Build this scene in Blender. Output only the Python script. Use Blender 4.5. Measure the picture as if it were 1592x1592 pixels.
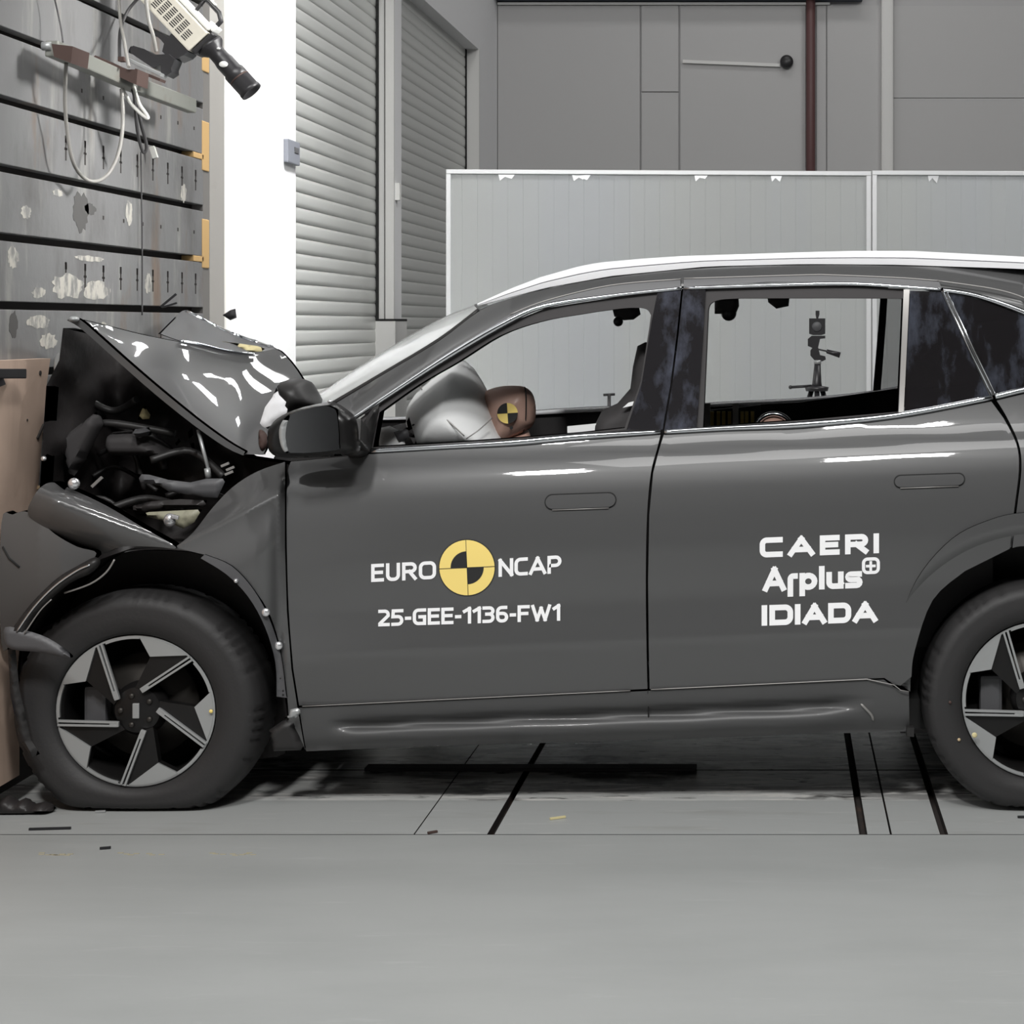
import bpy, bmesh, math, random
import numpy as np
from mathutils import Vector, Matrix
from mathutils.geometry import delaunay_2d_cdt

for o in list(bpy.data.objects):
    bpy.data.objects.remove(o)
SC = bpy.context.scene
COL = SC.collection
PI = math.pi
random.seed(7)

# ------------------------------------------------------------------ camera, world, lights, exposure
F, CX, HZ, H = 2800.0, 1215.0, 505.0, 1.495
cd = bpy.data.cameras.new('camera')
cam = bpy.data.objects.new('camera', cd)
COL.objects.link(cam)
cam.location = (0, 0, H)
cam.rotation_euler = (PI / 2, 0, 0)
cd.sensor_width = 36
cd.lens = 36 * F / 1592
cd.shift_x = (796 - CX) / 1592
cd.shift_y = (HZ - 796) / 1592
cd.clip_end = 100
SC.camera = cam

w = bpy.data.worlds.new('world')
SC.world = w
w.use_nodes = True
w.node_tree.nodes['Background'].inputs[0].default_value = (0.8, 0.85, 0.95, 1)
w.node_tree.nodes['Background'].inputs[1].default_value = 0.35
vs = SC.view_settings
vs.view_transform = 'Standard'
vs.look = 'None'
vs.gamma = 1
vs.exposure = 0.0


def area(name, loc, target, sx, sy, power, col=(1, 0.995, 0.98), spread=None):
    l = bpy.data.lights.new(name, 'AREA')
    l.shape = 'RECTANGLE'
    l.size, l.size_y = sx, sy
    l.energy = power
    l.color = col
    if spread: l.spread = math.radians(spread)
    o = bpy.data.objects.new(name, l)
    COL.objects.link(o)
    o.location = loc
    d = Vector(target) - Vector(loc)
    o.rotation_euler = d.to_track_quat('-Z', 'Y').to_euler()
    return o


# film lamps above the crash zone: two long ones over the camera side of the car, a bank over its nose
for y in (0.20, 0.80):
    area('ceiling_lamp', (-1.85, y, 5.8), (-1.2, 5.4, 0.6), 0.50, 0.34, 100)
    area('ceiling_lamp', (0.50, y, 5.8), (0.3, 5.4, 0.6), 0.85, 0.34, 100)
# spot floods under the roof beyond, aimed back at the nose of the car
for x, y, s_, e in [(-0.2, 10.5, .42, .45), (1.1, 8.75, .40, .4), (-0.95, 9.95, .42, .45), (-1.12, 7.05, .26, .16), (-0.6, 8.6, .24, .14), (-1.06, 7.68, .32, .25)]:
    area('spot_flood', (x, y, 5.8), (-2.05, 5.9, 1.25), s_, s_ * .8, e, spread=24)
area('barrier_fill', (1.6, 6.3, 3.7), (-2.44, 6.4, 2.25), .9, .7, 9, spread=28)  # added light that lifts the barrier face, not a known fixture
area('shutter_fill', (-0.2, 9.5, 6.2), (-2.7, 10.5, 2.0), .5, .5, 14, spread=60)  # added fill aimed at the nearer shutter to brighten it
area('wall_fill', (-1.1, 8.2, 5.4), (-2.6, 8.9, 2.0), 0.6, 0.5, 55, spread=64)  # added narrow light that burns out the white wall
area('hall_fill', (0.4, 2.0, 6.5), (-0.2, 4.6, 0.4), 4.0, 1.8, 100)  # added soft fill for the doors and the front floor
area('hall_fill', (4.5, 8.5, 6.6), (3.5, 12.0, 0), 3.0, 2.0, 60)
area('hall_fill', (3.4, 9.0, 6.7), (-1.0, 9.8, 0), 2.0, 2.2, 150)  # added overhead fill to lift the panels, shutters and barrier
area('hall_fill', (0.2, 13.8, 6.7), (0.5, 16.5, 2.5), 3.0, 0.6, 26)  # added fill for the back wall


# ------------------------------------------------------------------ materials
def mat(name, col, rough=0.5, metal=0.0, coat=0.0, spec=0.5, bump=0.0, bscale=40, stain_or_sheen=None, trans=0.0, alpha=1.0):
    """stain = list of (colour, scale xyz, threshold lo, hi, amount); dirt and wear, also painted-in reflections"""
    m = bpy.data.materials.new(name)
    m.use_nodes = True
    nt = m.node_tree
    b = nt.nodes['Principled BSDF']
    b.inputs['Base Color'].default_value = (*col, 1)
    b.inputs['Roughness'].default_value = rough
    b.inputs['Metallic'].default_value = metal
    b.inputs['Coat Weight'].default_value = coat
    b.inputs['Coat Roughness'].default_value = 0.03
    b.inputs['Specular IOR Level'].default_value = spec
    b.inputs['Transmission Weight'].default_value = trans
    b.inputs['Alpha'].default_value = alpha
    L = nt.links
    tc = nt.nodes.new('ShaderNodeTexCoord')
    if stain_or_sheen:
        prev = None
        for k, (c, sc, lo, hi, amt) in enumerate(stain_or_sheen):
            mp = nt.nodes.new('ShaderNodeMapping')
            mp.inputs['Scale'].default_value = sc
            mp.inputs['Location'].default_value = (k * 3.1, k * 1.7, k * 2.3)
            L.new(tc.outputs['Object'], mp.inputs[0])
            n = nt.nodes.new('ShaderNodeTexNoise')
            n.inputs['Scale'].default_value = 1
            n.inputs['Detail'].default_value = 6
            n.inputs['Roughness'].default_value = 0.62
            L.new(mp.outputs[0], n.inputs['Vector'])
            r = nt.nodes.new('ShaderNodeMapRange')
            r.inputs['From Min'].default_value = lo
            r.inputs['From Max'].default_value = hi
            r.inputs['To Max'].default_value = amt
            L.new(n.outputs[0], r.inputs[0])
            mx = nt.nodes.new('ShaderNodeMix')
            mx.data_type = 'RGBA'
            mx.inputs[6].default_value = (*col, 1)
            if prev:
                L.new(prev, mx.inputs[6])
            mx.inputs[7].default_value = (*c, 1)
            L.new(r.outputs[0], mx.inputs[0])
            prev = mx.outputs[2]
        L.new(prev, b.inputs['Base Color'])
    if bump:
        n = nt.nodes.new('ShaderNodeTexNoise')
        n.inputs['Scale'].default_value = bscale
        n.inputs['Detail'].default_value = 4
        L.new(tc.outputs['Object'], n.inputs['Vector'])
        bp = nt.nodes.new('ShaderNodeBump')
        bp.inputs['Strength'].default_value = bump
        bp.inputs['Distance'].default_value = 0.01
        L.new(n.outputs[0], bp.inputs['Height'])
        L.new(bp.outputs[0], b.inputs['Normal'])
    return m


M = {}
M['paint'] = mat('grey_car_paint', (0.078, 0.078, 0.079), 0.42, 0.08, 1.0, 0.4)
M['paint_satin'] = mat('grey_sill_paint', (0.080, 0.080, 0.081), 0.5, 0.1, 0.12)
M['black_plastic'] = mat('black_plastic', (0.018, 0.017, 0.017), 0.5)
M['bay'] = mat('engine_bay_black', (0.025, 0.022, 0.022), 0.5, 0, 0, 0.4, 0.5, 14)
M['gloss_black'] = mat('gloss_black', (0.02, 0.019, 0.021), 0.06, 0, 0.5,  # bluish clouds are reflections painted into the black
                       stain_or_sheen=[((0.11, 0.12, 0.16), (14, 14, 7), 0.5, 0.75, 0.7)])
M['interior'] = mat('interior_black', (0.04, 0.037, 0.038), 0.75)
M['chrome'] = mat('chrome_trim', (0.78, 0.8, 0.83), 0.14, 1.0)
M['rail'] = mat('roof_rail_silver', (0.9, 0.9, 0.92), 0.3, 0.0)  # whitened so the silver looks overexposed by its highlights
M['trim_grey'] = mat('grey_trim', (0.30, 0.29, 0.28), 0.4, 0.3)
M['tyre'] = mat('tyre_rubber', (0.024, 0.023, 0.0235), 0.62, 0, 0, 0.5, 0.08, 90)
M['alloy'] = mat('machined_alloy', (0.40, 0.41, 0.41), 0.38, 0.4)
M['brake'] = mat('brake_disc', (0.06, 0.055, 0.05), 0.5, 0.7)
M['steel_bright'] = mat('bright_screw', (0.9, 0.9, 0.92), 0.25, 0.8)
M['white_ink'] = mat('white_sticker', (0.97, 0.97, 0.98), 0.5)
M['yellow_ink'] = mat('yellow_sticker', (0.95, 0.73, 0.22), 0.5)
M['black_ink'] = mat('black_sticker', (0.018, 0.018, 0.018), 0.5)
M['tint'] = mat('privacy_glass', (0.012, 0.011, 0.012), 0.05, 0, 0.6,  # bluish clouds imitate reflections in the dark pane
                stain_or_sheen=[((0.085, 0.095, 0.125), (14, 14, 5), 0.5, 0.78, 0.8)])
M['mirror'] = mat('mirror_glass', (0.55, 0.56, 0.57), 0.04, 1.0)
M['airbag'] = mat('airbag_fabric', (0.95, 0.96, 0.96), 0.8, 0, 0, 0.3, 0.2, 9)
M['skin'] = mat('dummy_skin', (0.50, 0.32, 0.26), 0.42)
M['white_wall'] = mat('white_wall', (0.82, 0.82, 0.83), 0.7)
M['cream_wall'] = mat('wall_end_cream', (0.72, 0.70, 0.66), 0.7, stain_or_sheen=[((0.5, 0.47, 0.42), (6, 6, 6), 0.6, 0.8, 0.5)])
M['back_wall'] = mat('back_wall_grey', (0.46, 0.455, 0.46), 0.6)
M['dark_hall'] = mat('dark_hall_paint', (0.16, 0.16, 0.165), 0.8)
M['back_panel'] = mat('back_wall_panel', (0.49, 0.485, 0.485), 0.6)
M['beam_blue'] = mat('blue_grey_beam', (0.12, 0.13, 0.17), 0.6)
M['slat'] = mat('shutter_aluminium', (0.66, 0.67, 0.65), 0.35, 0.35)
M['post_white'] = mat('shutter_post', (0.72, 0.715, 0.70), 0.5)
M['dark'] = mat('dark_gap', (0.012, 0.012, 0.012), 0.8)
M['red_pipe'] = mat('red_pipe_paint', (0.12, 0.055, 0.055), 0.5)
M['barrier'] = mat('barrier_steel', (0.225, 0.224, 0.226), 0.55, 0.2, 0, 0.5, 0.15, 25,
                   stain_or_sheen=[((0.42, 0.41, 0.38), (9, 9, 1.6), 0.55, 0.68, 0.6), ((0.10, 0.095, 0.09), (5, 3, 1.2), 0.52, 0.75, 0.8),
                          ((0.22, 0.14, 0.09), (7, 5, 1.3), 0.58, 0.72, 0.7)])
M['slot'] = mat('barrier_slot', (0.03, 0.025, 0.023), 0.8)
M['ply'] = mat('plywood', (0.60, 0.45, 0.36), 0.75, 0, 0, 0.2, 0.1, 30,
               stain_or_sheen=[((0.30, 0.2, 0.15), (3, 14, 1.2), 0.5, 0.8, 0.4)])
M['splinter'] = mat('splintered_wood', (0.55, 0.42, 0.26), 0.85)
M['orange'] = mat('orange_batten', (0.62, 0.40, 0.17), 0.7)
M['grey_strip'] = mat('grey_batten', (0.2, 0.19, 0.18), 0.7)
M['floor'] = mat('epoxy_floor', (0.36, 0.37, 0.365), 0.42, 0, 0, 0.4, 0.04, 12,
                 stain_or_sheen=[((0.31, 0.32, 0.315), (0.8, 2.5, 1), 0.42, 0.7, 0.8), ((0.45, 0.46, 0.455), (3, 20, 1), 0.62, 0.8, 0.6)])
M['track'] = mat('track_plate', (0.62, 0.625, 0.61), 0.33, 0.1, 0, 0.5, 0.1, 22,  # base lightened to make up for missing light under the car
                 stain_or_sheen=[((0.27, 0.265, 0.26), (1.6, 8, 1), 0.49, 0.56, 0.85), ((0.85, 0.83, 0.80), (5, 34, 1), 0.54, 0.61, 0.8),
                        ((0.03, 0.027, 0.025), (2.0, 4, 1), 0.55, 0.62, 0.9), ((0.02, 0.02, 0.02), (6, 30, 1), 0.60, 0.64, 0.9)])
M['track_clean'] = mat('track_plate_clean', (0.37, 0.38, 0.375), 0.42, 0, 0, 0.4, 0.05, 20,
                       stain_or_sheen=[((0.28, 0.275, 0.26), (1.5, 9, 1), 0.55, 0.75, 0.7), ((0.5, 0.5, 0.48), (5, 40, 1), 0.6, 0.75, 0.6)])
M['groove'] = mat('floor_groove', (0.025, 0.02, 0.018), 0.8, stain_or_sheen=[((0.10, 0.05, 0.03), (5, 5, 5), 0.55, 0.7, 0.6)])
M['rubber'] = mat('rubber_strip', (0.015, 0.014, 0.014), 0.7)
M['panel_pvc'] = mat('panel_sheet', (0.47, 0.485, 0.48), 0.42, 0, 0, 0.45,
                     stain_or_sheen=[((0.45, 0.47, 0.495), (0.9, 0.2, 0.05), 0.42, 0.6, 0.7)])
M['panel_frame'] = mat('panel_frame_aluminium', (0.88, 0.89, 0.90), 0.35, 0.3)
M['cam_cream'] = mat('camera_cream', (0.74, 0.70, 0.60), 0.5)
M['cam_white'] = mat('camera_white', (0.85, 0.85, 0.82), 0.5)
M['cam_black'] = mat('camera_black', (0.022, 0.021, 0.023), 0.38)
M['beam'] = mat('galvanised_beam', (0.26, 0.265, 0.24), 0.5, 0.4, stain_or_sheen=[((0.16, 0.11, 0.08), (9, 9, 9), 0.55, 0.75, 0.7)])
M['rust'] = mat('rusty_bracket', (0.075, 0.045, 0.038), 0.7, 0.2)
M['cable_grey'] = mat('grey_cable', (0.30, 0.29, 0.27), 0.5)
M['cable_dark'] = mat('dark_cable', (0.07, 0.068, 0.07), 0.5)
M['cable_white'] = mat('white_cable', (0.75, 0.74, 0.70), 0.5)
M['keypad'] = mat('keypad_grey', (0.19, 0.20, 0.23), 0.5)
M['olive'] = mat('olive_bracket', (0.30, 0.29, 0.21), 0.5, stain_or_sheen=[((0.1, 0.09, 0.07), (20, 20, 20), 0.5, 0.7, 0.7)])
M['yellow_bar'] = mat('yellow_bar', (0.75, 0.62, 0.2), 0.6)
M['grey_bar'] = mat('grey_bar', (0.6, 0.6, 0.57), 0.6)
M['blue'] = mat('blue_plastic', (0.02, 0.05, 0.22), 0.5)
M['torn_white'] = mat('torn_white_sheet', (0.85, 0.85, 0.87), 0.7)
M['shard'] = mat('dark_shard', (0.012, 0.012, 0.014), 0.6)
M['edge_yellow'] = mat('pale_yellow_foam', (0.66, 0.58, 0.32), 0.7)
M['inner_grey'] = mat('inner_panel_grey', (0.085, 0.085, 0.09), 0.5)
M['faded_yellow'] = mat('faded_yellow_line', (0.42, 0.38, 0.27), 0.6)

# windscreen: thin pane, whitened in its colour to imitate the grazing reflection
mg = bpy.data.materials.new('windscreen_glass')
mg.use_nodes = True
nt = mg.node_tree
pb = nt.nodes['Principled BSDF']
pb.inputs['Base Color'].default_value = (0.92, 0.95, 0.95, 1)
pb.inputs['Roughness'].default_value = 0.08
pb.inputs['Alpha'].default_value = 0.72
M['glass'] = mg


# ------------------------------------------------------------------ helpers
def P(u, v, Y):
    """point on the line of sight of photo pixel (u, v) at distance Y"""
    return Vector(((u - CX) * Y / F, Y, H - (v - HZ) * Y / F))


def link(name, me, m, parent=None):
    o = bpy.data.objects.new(name, me)
    COL.objects.link(o)
    for mm in (m if isinstance(m, (list, tuple)) else [m]):
        me.materials.append(M[mm])
    if parent:
        o.parent = parent
        o.matrix_parent_inverse = parent.matrix_world.inverted()
    return o


def tag(o, label=None, cat=None, group=None, kind=None):
    if label: o['label'] = label
    if cat: o['category'] = cat
    if group: o['group'] = group
    if kind: o['kind'] = kind
    return o


def thing(name, loc, label, cat, group=None, rot=(0, 0, 0)):
    o = bpy.data.objects.new(name, None)
    COL.objects.link(o)
    o.location = loc
    o.rotation_euler = rot
    o.empty_display_size = 0.1
    o.matrix_world = Matrix.LocRotScale(Vector(loc), __import__('mathutils').Euler(rot), None)
    return tag(o, label, cat, group)


class MB:
    """collects shapes into one mesh"""

    def __init__(s):
        s.bm = bmesh.new()

    def box(s, x0, x1, y0, y1, z0, z1, mi=0, bev=0.0, mtx=None):
        r = bmesh.ops.create_cube(s.bm, size=1)
        vs_ = r['verts']
        for v in vs_:
            v.co = Vector(((x0 + x1) / 2 + v.co.x * (x1 - x0), (y0 + y1) / 2 + v.co.y * (y1 - y0), (z0 + z1) / 2 + v.co.z * (z1 - z0)))
        fs = list({f for v in vs_ for f in v.link_faces})
        for f in fs: f.material_index = mi
        if bev:
            es = list({e for v in vs_ for e in v.link_edges})
            rb = bmesh.ops.bevel(s.bm, geom=es, offset=bev, segments=2, affect='EDGES', profile=0.6)
            vs_ = list({v for f in rb['faces'] for v in f.verts} | {v for v in vs_ if v.is_valid})
            for f in {f for v in vs_ for f in v.link_faces}: f.material_index = mi
        if mtx is not None:
            for v in vs_: v.co = mtx @ v.co
        return s

    def obox(s, a, b, wd, th, mi=0, up=(0, 0, 1)):
        """bar from a to b"""
        a, b = Vector(a), Vector(b)
        d = (b - a)
        L = d.length
        d.normalize()
        side = d.cross(Vector(up))
        if side.length < 1e-4: side = d.cross(Vector((1, 0, 0)))
        side.normalize()
        upv = side.cross(d)
        mt = Matrix((( d.x, side.x, upv.x, a.x), (d.y, side.y, upv.y, a.y), (d.z, side.z, upv.z, a.z), (0, 0, 0, 1)))
        return s.box(0, L, -wd / 2, wd / 2, -th / 2, th / 2, mi, min(wd, th) * 0.12, mt)

    def tube(s, pts, r, n=10, mi=0, cap=True, radii=None):
        pts = [Vector(p) for p in pts]
        rings = []
        nrm = None
        for i, p in enumerate(pts):
            t = (pts[min(i + 1, len(pts) - 1)] - pts[max(i - 1, 0)]).normalized()
            if nrm is None:
                nrm = t.orthogonal().normalized()
            else:
                nrm = (nrm - t * nrm.dot(t)).normalized()
            bi = t.cross(nrm)
            rr = radii[i] if radii else r
            rings.append([s.bm.verts.new(p + (nrm * math.cos(2 * PI * k / n) + bi * math.sin(2 * PI * k / n)) * rr) for k in range(n)])
        for a, b in zip(rings, rings[1:]):
            for k in range(n):
                f = s.bm.faces.new((a[k], a[(k + 1) % n], b[(k + 1) % n], b[k]))
                f.material_index = mi
                f.smooth = True
        if cap:
            for rg, fl in ((rings[0], True), (rings[-1], False)):
                f = s.bm.faces.new(rg[::-1] if fl else rg)
                f.material_index = mi
        return s

    def lathe(s, prof, axis_o, axis_d, n=48, mi=0, rfun=None, cap=True):
        """prof = [(r, a)]: radius, distance along the axis"""
        d = Vector(axis_d).normalized()
        e1 = d.orthogonal().normalized()
        e2 = d.cross(e1)
        o = Vector(axis_o)
        rings = []
        for r, a in prof:
            rg = []
            for k in range(n):
                th = 2 * PI * k / n
                dirv = e1 * math.cos(th) + e2 * math.sin(th)
                rr = rfun(r, dirv) if rfun else r
                rg.append(s.bm.verts.new(o + d * a + dirv * rr))
            rings.append(rg)
        for a, b in zip(rings, rings[1:]):
            for k in range(n):
                f = s.bm.faces.new((a[k], a[(k + 1) % n], b[(k + 1) % n], b[k]))
                f.material_index = mi
                f.smooth = True
        for rg in (rings[0], rings[-1]):
            if cap and prof[0 if rg is rings[0] else -1][0] > 1e-5:
                f = s.bm.faces.new(rg)
                f.material_index = mi
        return s

    def ball(s, c, rx, ry, rz, mi=0, n=16):
        r = bmesh.ops.create_uvsphere(s.bm, u_segments=n, v_segments=max(6, n // 2), radius=1)
        for v in r['verts']:
            v.co = Vector((c[0] + v.co.x * rx, c[1] + v.co.y * ry, c[2] + v.co.z * rz))
        for f in {f for v in r['verts'] for f in v.link_faces}:
            f.material_index = mi
            f.smooth = True
        return s

    def prism(s, uv, Y0, Y1, mi=0):
        """outline in photo pixels at distance Y0, extruded back to Y1"""
        a = [s.bm.verts.new(P(u, v, Y0)) for u, v in uv]
        b = [s.bm.verts.new(p.co + Vector((0, Y1 - Y0, 0))) for p in a]
        fs = [s.bm.faces.new(a), s.bm.faces.new(b[::-1])]
        n = len(a)
        for k in range(n):
            fs.append(s.bm.faces.new((a[k], b[k], b[(k + 1) % n], a[(k + 1) % n])))
        for f in fs: f.material_index = mi
        return s

    def poly(s, pts, d, mi=0):
        """3-D polygon pts extruded by vector d"""
        a = [s.bm.verts.new(Vector(p)) for p in pts]
        b = [s.bm.verts.new(Vector(p) + Vector(d)) for p in pts]
        n = len(a)
        fs = [s.bm.faces.new(a), s.bm.faces.new(b[::-1])]
        for k in range(n):
            fs.append(s.bm.faces.new((a[k], b[k], b[(k + 1) % n], a[(k + 1) % n])))
        for f in fs: f.material_index = mi
        return s

    def build(s, name, m, parent=None, smooth=None):
        bmesh.ops.recalc_face_normals(s.bm, faces=s.bm.faces[:])
        me = bpy.data.meshes.new(name)
        s.bm.to_mesh(me)
        s.bm.free()
        if smooth:
            me.shade_smooth()
            me.set_sharp_from_angle(angle=smooth)
        return link(name, me, m, parent)


def spl(pts, n=6, closed=False):
    """Catmull-Rom through points"""
    out = []
    N = len(pts)
    rng = range(N if closed else N - 1)
    for i in rng:
        p = [np.array(pts[(i + k) % N] if closed else pts[min(max(i + k, 0), N - 1)], float) for k in (-1, 0, 1, 2)]
        for j in range(n):
            t = j / n
            q = 0.5 * ((2 * p[1]) + (-p[0] + p[2]) * t + (2 * p[0] - 5 * p[1] + 4 * p[2] - p[3]) * t * t + (-p[0] + 3 * p[1] - 3 * p[2] + p[3]) * t ** 3)
            out.append(tuple(q))
    if not closed: out.append(tuple(pts[-1]))
    return out


def dens(poly, step):
    out = []
    n = len(poly)
    for i in range(n):
        a, b = poly[i], poly[(i + 1) % n]
        L = math.hypot(b[0] - a[0], b[1] - a[1])
        k = max(1, int(L / step + 0.5))
        for j in range(k):
            out.append((a[0] + (b[0] - a[0]) * j / k, a[1] + (b[1] - a[1]) * j / k))
    return out


def inside(px, py, poly):
    x, y = poly[:, 0], poly[:, 1]
    x2, y2 = np.roll(x, -1), np.roll(y, -1)
    c = ((y > py) != (y2 > py))
    with np.errstate(divide='ignore', invalid='ignore'):
        xi = (x2 - x) * (py - y) / (y2 - y) + x
    return (np.count_nonzero(c & (px < xi)) % 2) == 1


def bdist(px, py, poly):
    a = poly
    b = np.roll(poly, -1, axis=0)
    d = b - a
    t = np.clip(((px - a[:, 0]) * d[:, 0] + (py - a[:, 1]) * d[:, 1]) / (np.sum(d * d, axis=1) + 1e-9), 0, 1)
    return math.sqrt(np.min((a[:, 0] + t * d[:, 0] - px) ** 2 + (a[:, 1] + t * d[:, 1] - py) ** 2))


def tri2d(outline, holes=(), step=14):
    loops = [dens(outline, step)] + [dens(h, step) for h in holes]
    arr = [np.array(l) for l in loops]
    verts, edges = [], []
    for l in loops:
        s = len(verts)
        verts += [Vector(p) for p in l]
        edges += [(s + i, s + (i + 1) % len(l)) for i in range(len(l))]
    mn, mx = arr[0].min(0), arr[0].max(0)
    r = 0
    yy = mn[1] + step * 0.5
    while yy < mx[1]:
        xx = mn[0] + step * (0.5 if r % 2 else 0.0) + 0.1
        while xx < mx[0]:
            if inside(xx, yy, arr[0]) and not any(inside(xx, yy, h) for h in arr[1:]) and all(bdist(xx, yy, a) > step * 0.55 for a in arr):
                verts.append(Vector((xx, yy)))
            xx += step
        yy += step * 0.87
        r += 1
    vo, eo, fo, ov, oe, of = delaunay_2d_cdt(verts, edges, [], 0, 1e-4)
    tris = []
    for f in fo:
        cx_ = sum(vo[i].x for i in f) / len(f)
        cy_ = sum(vo[i].y for i in f) / len(f)
        if inside(cx_, cy_, arr[0]) and not any(inside(cx_, cy_, h) for h in arr[1:]):
            tris.append(tuple(f))
    # map boundary loops to output vertices
    inv = {}
    for k, lst in enumerate(ov):
        for i in lst: inv[i] = k
    bl, s = [], 0
    for l in loops:
        bl.append([inv[s + i] for i in range(len(l))])
        s += len(l)
    return [(v.x, v.y) for v in vo], tris, bl


YC = 6.43     # centre plane of the car


def farmap(u, v, Yn):
    """twin of a near-side point on the other flank; the far greenhouse leans a little forward and up from the crash"""
    Yf = 2 * YC - Yn
    m_, p_ = P(u, v, Yn), P(u, v, Yf)
    k = min(1, max(0, (u - 900) / 160))
    k = k * k * (3 - 2 * k)
    return Vector((p_.x * (1 - k) + m_.x * k, Yf, p_.z if v < HZ else m_.z))


def patch(name, outline, depth, m, parent, holes=(), step=14, rim=0.02, off=0.0, far=False, fwd=None):
    """sheet-metal panel: outline in photo pixels laid on the surface Y = depth(u, v), edges turned in by rim.
    far=True builds the mirror twin on the other side of the car."""
    v2, tris, loops = tri2d(outline, holes, step)
    mir = lambda p: Vector((p.x, 2 * YC - p.y, p.z))
    fn = (lambda u, v: mir(P(u, v, depth(u, v) - off))) if far == 'mirror' else (lambda u, v: farmap(u, v, depth(u, v) - off)) if far else (lambda u, v: P(u, v, depth(u, v) - off))
    co, nr = [], []
    for u, v in v2:
        p = fn(u, v)
        e = 1.5
        du = fn(u + e, v) - fn(u - e, v)
        dv = fn(u, v + e) - fn(u, v - e)
        n = du.cross(dv).normalized()
        if not far: n = -n
        co.append(p)
        nr.append(n)
    faces = []
    for t in tris:
        a, b, c = (v2[i] for i in t)
        cr = (b[0] - a[0]) * (c[1] - a[1]) - (b[1] - a[1]) * (c[0] - a[0])
        faces.append(t if (cr < 0) != bool(far) else t[::-1])
    if rim:
        for l in loops:
            s = len(co)
            k = len(l)
            for i in range(k):
                pa, pb = co[l[i - 1]], co[l[(i + 1) % k]]
                t = (pb - pa).normalized()
                n = t.cross(Vector((0, 1, 0)))
                co.append(co[l[i]].copy()); nr.append(n)
                co.append(co[l[i]] + Vector((0, -rim if far else rim, 0))); nr.append(n)
            for i in range(k):
                j = (i + 1) % k
                faces.append((s + 2 * i, s + 2 * i + 1, s + 2 * j + 1, s + 2 * j))
    me = bpy.data.meshes.new(name)
    me.from_pydata(co, [], faces)
    me.shade_smooth()
    me.normals_split_custom_set_from_vertices([tuple(n) for n in nr])
    return link(name, me, m, parent)


def inflate(name, outline, Yc, D, m, parent=None, round_px=20, step=8, back=None, tilt=None):
    """closed rounded solid: outline in photo pixels around the plane Y = Yc, bulging D towards both sides"""
    v2, tris, loops = tri2d(outline, (), step)
    arr = np.array(dens(outline, step))
    bset = set(loops[0])
    n = len(v2)
    co = []
    hs = []
    yc = (lambda u, v: Yc) if tilt is None else tilt
    for i, (u, v) in enumerate(v2):
        h = 0 if i in bset else math.sqrt(max(0, 1 - (1 - min(1, bdist(u, v, arr) / round_px)) ** 2))
        hs.append(h)
        co.append(P(u, v, yc(u, v)) + Vector((0, -D * h, 0)))
    bmap = {}
    for i, (u, v) in enumerate(v2):
        if i in bset:
            bmap[i] = i
        else:
            bmap[i] = len(co)
            co.append(P(u, v, yc(u, v)) + Vector((0, (back if back is not None else D) * hs[i], 0)))
    faces = []
    for t in tris:
        a, b, c = (v2[i] for i in t)
        cr = (b[0] - a[0]) * (c[1] - a[1]) - (b[1] - a[1]) * (c[0] - a[0])
        t = t if cr < 0 else t[::-1]
        faces.append(t)
        faces.append(tuple(bmap[i] for i in t[::-1]))
    me = bpy.data.meshes.new(name)
    me.from_pydata(co, [], faces)
    bm = bmesh.new(); bm.from_mesh(me)
    bmesh.ops.recalc_face_normals(bm, faces=bm.faces[:])
    bm.to_mesh(me); bm.free()
    me.shade_smooth()
    me.set_sharp_from_angle(angle=1.1)
    return link(name, me, m, parent)


def tps(pts):
    """smooth depth surface through (u, v, Y) points"""
    A = np.array(pts, float)
    uv = A[:, :2] / 100.0
    n = len(A)
    r2 = ((uv[:, None, :] - uv[None, :, :]) ** 2).sum(-1)
    K = 0.5 * r2 * np.log(r2 + 1e-12) + np.eye(n) * 0.002
    Pm = np.hstack([np.ones((n, 1)), uv])
    S = np.block([[K, Pm], [Pm.T, np.zeros((3, 3))]])
    sol = np.linalg.solve(S, np.concatenate([A[:, 2], np.zeros(3)]))

    def f(u, v):
        q = np.array([u, v]) / 100.0
        r = ((uv - q) ** 2).sum(-1)
        return float((sol[:n] * (0.5 * r * np.log(r + 1e-12))).sum() + sol[n] + sol[n + 1] * q[0] + sol[n + 2] * q[1])
    return f


def pchip(xs, ys):
    xs, ys = np.array(xs, float), np.array(ys, float)
    h = np.diff(xs); dl = np.diff(ys) / h
    d = np.zeros_like(xs)
    for i in range(1, len(xs) - 1):
        if dl[i - 1] * dl[i] > 0:
            w1, w2 = 2 * h[i] + h[i - 1], h[i] + 2 * h[i - 1]
            d[i] = (w1 + w2) / (w1 / dl[i - 1] + w2 / dl[i])
    d[0], d[-1] = dl[0], dl[-1]

    def f(x):
        x = min(max(x, xs[0]), xs[-1])
        i = min(int(np.searchsorted(xs, x, 'right')) - 1, len(h) - 1)
        i = max(i, 0)
        t = (x - xs[i]) / h[i]
        return ((1 + 2 * t) * (1 - t) ** 2 * ys[i] + t * (1 - t) ** 2 * h[i] * d[i] + t * t * (3 - 2 * t) * ys[i + 1] + t * t * (t - 1) * h[i] * d[i + 1])
    return f


def lerp_curve(pts):
    xs = [p[0] for p in pts]; ys = [p[1] for p in pts]
    return lambda x: float(np.interp(x, xs, ys))


def circ(cx, cy, r, n=32, a0=0, a1=2 * PI):
    return [(cx + r * math.cos(a0 + (a1 - a0) * k / n), cy - r * math.sin(a0 + (a1 - a0) * k / n)) for k in range(n)]


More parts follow.
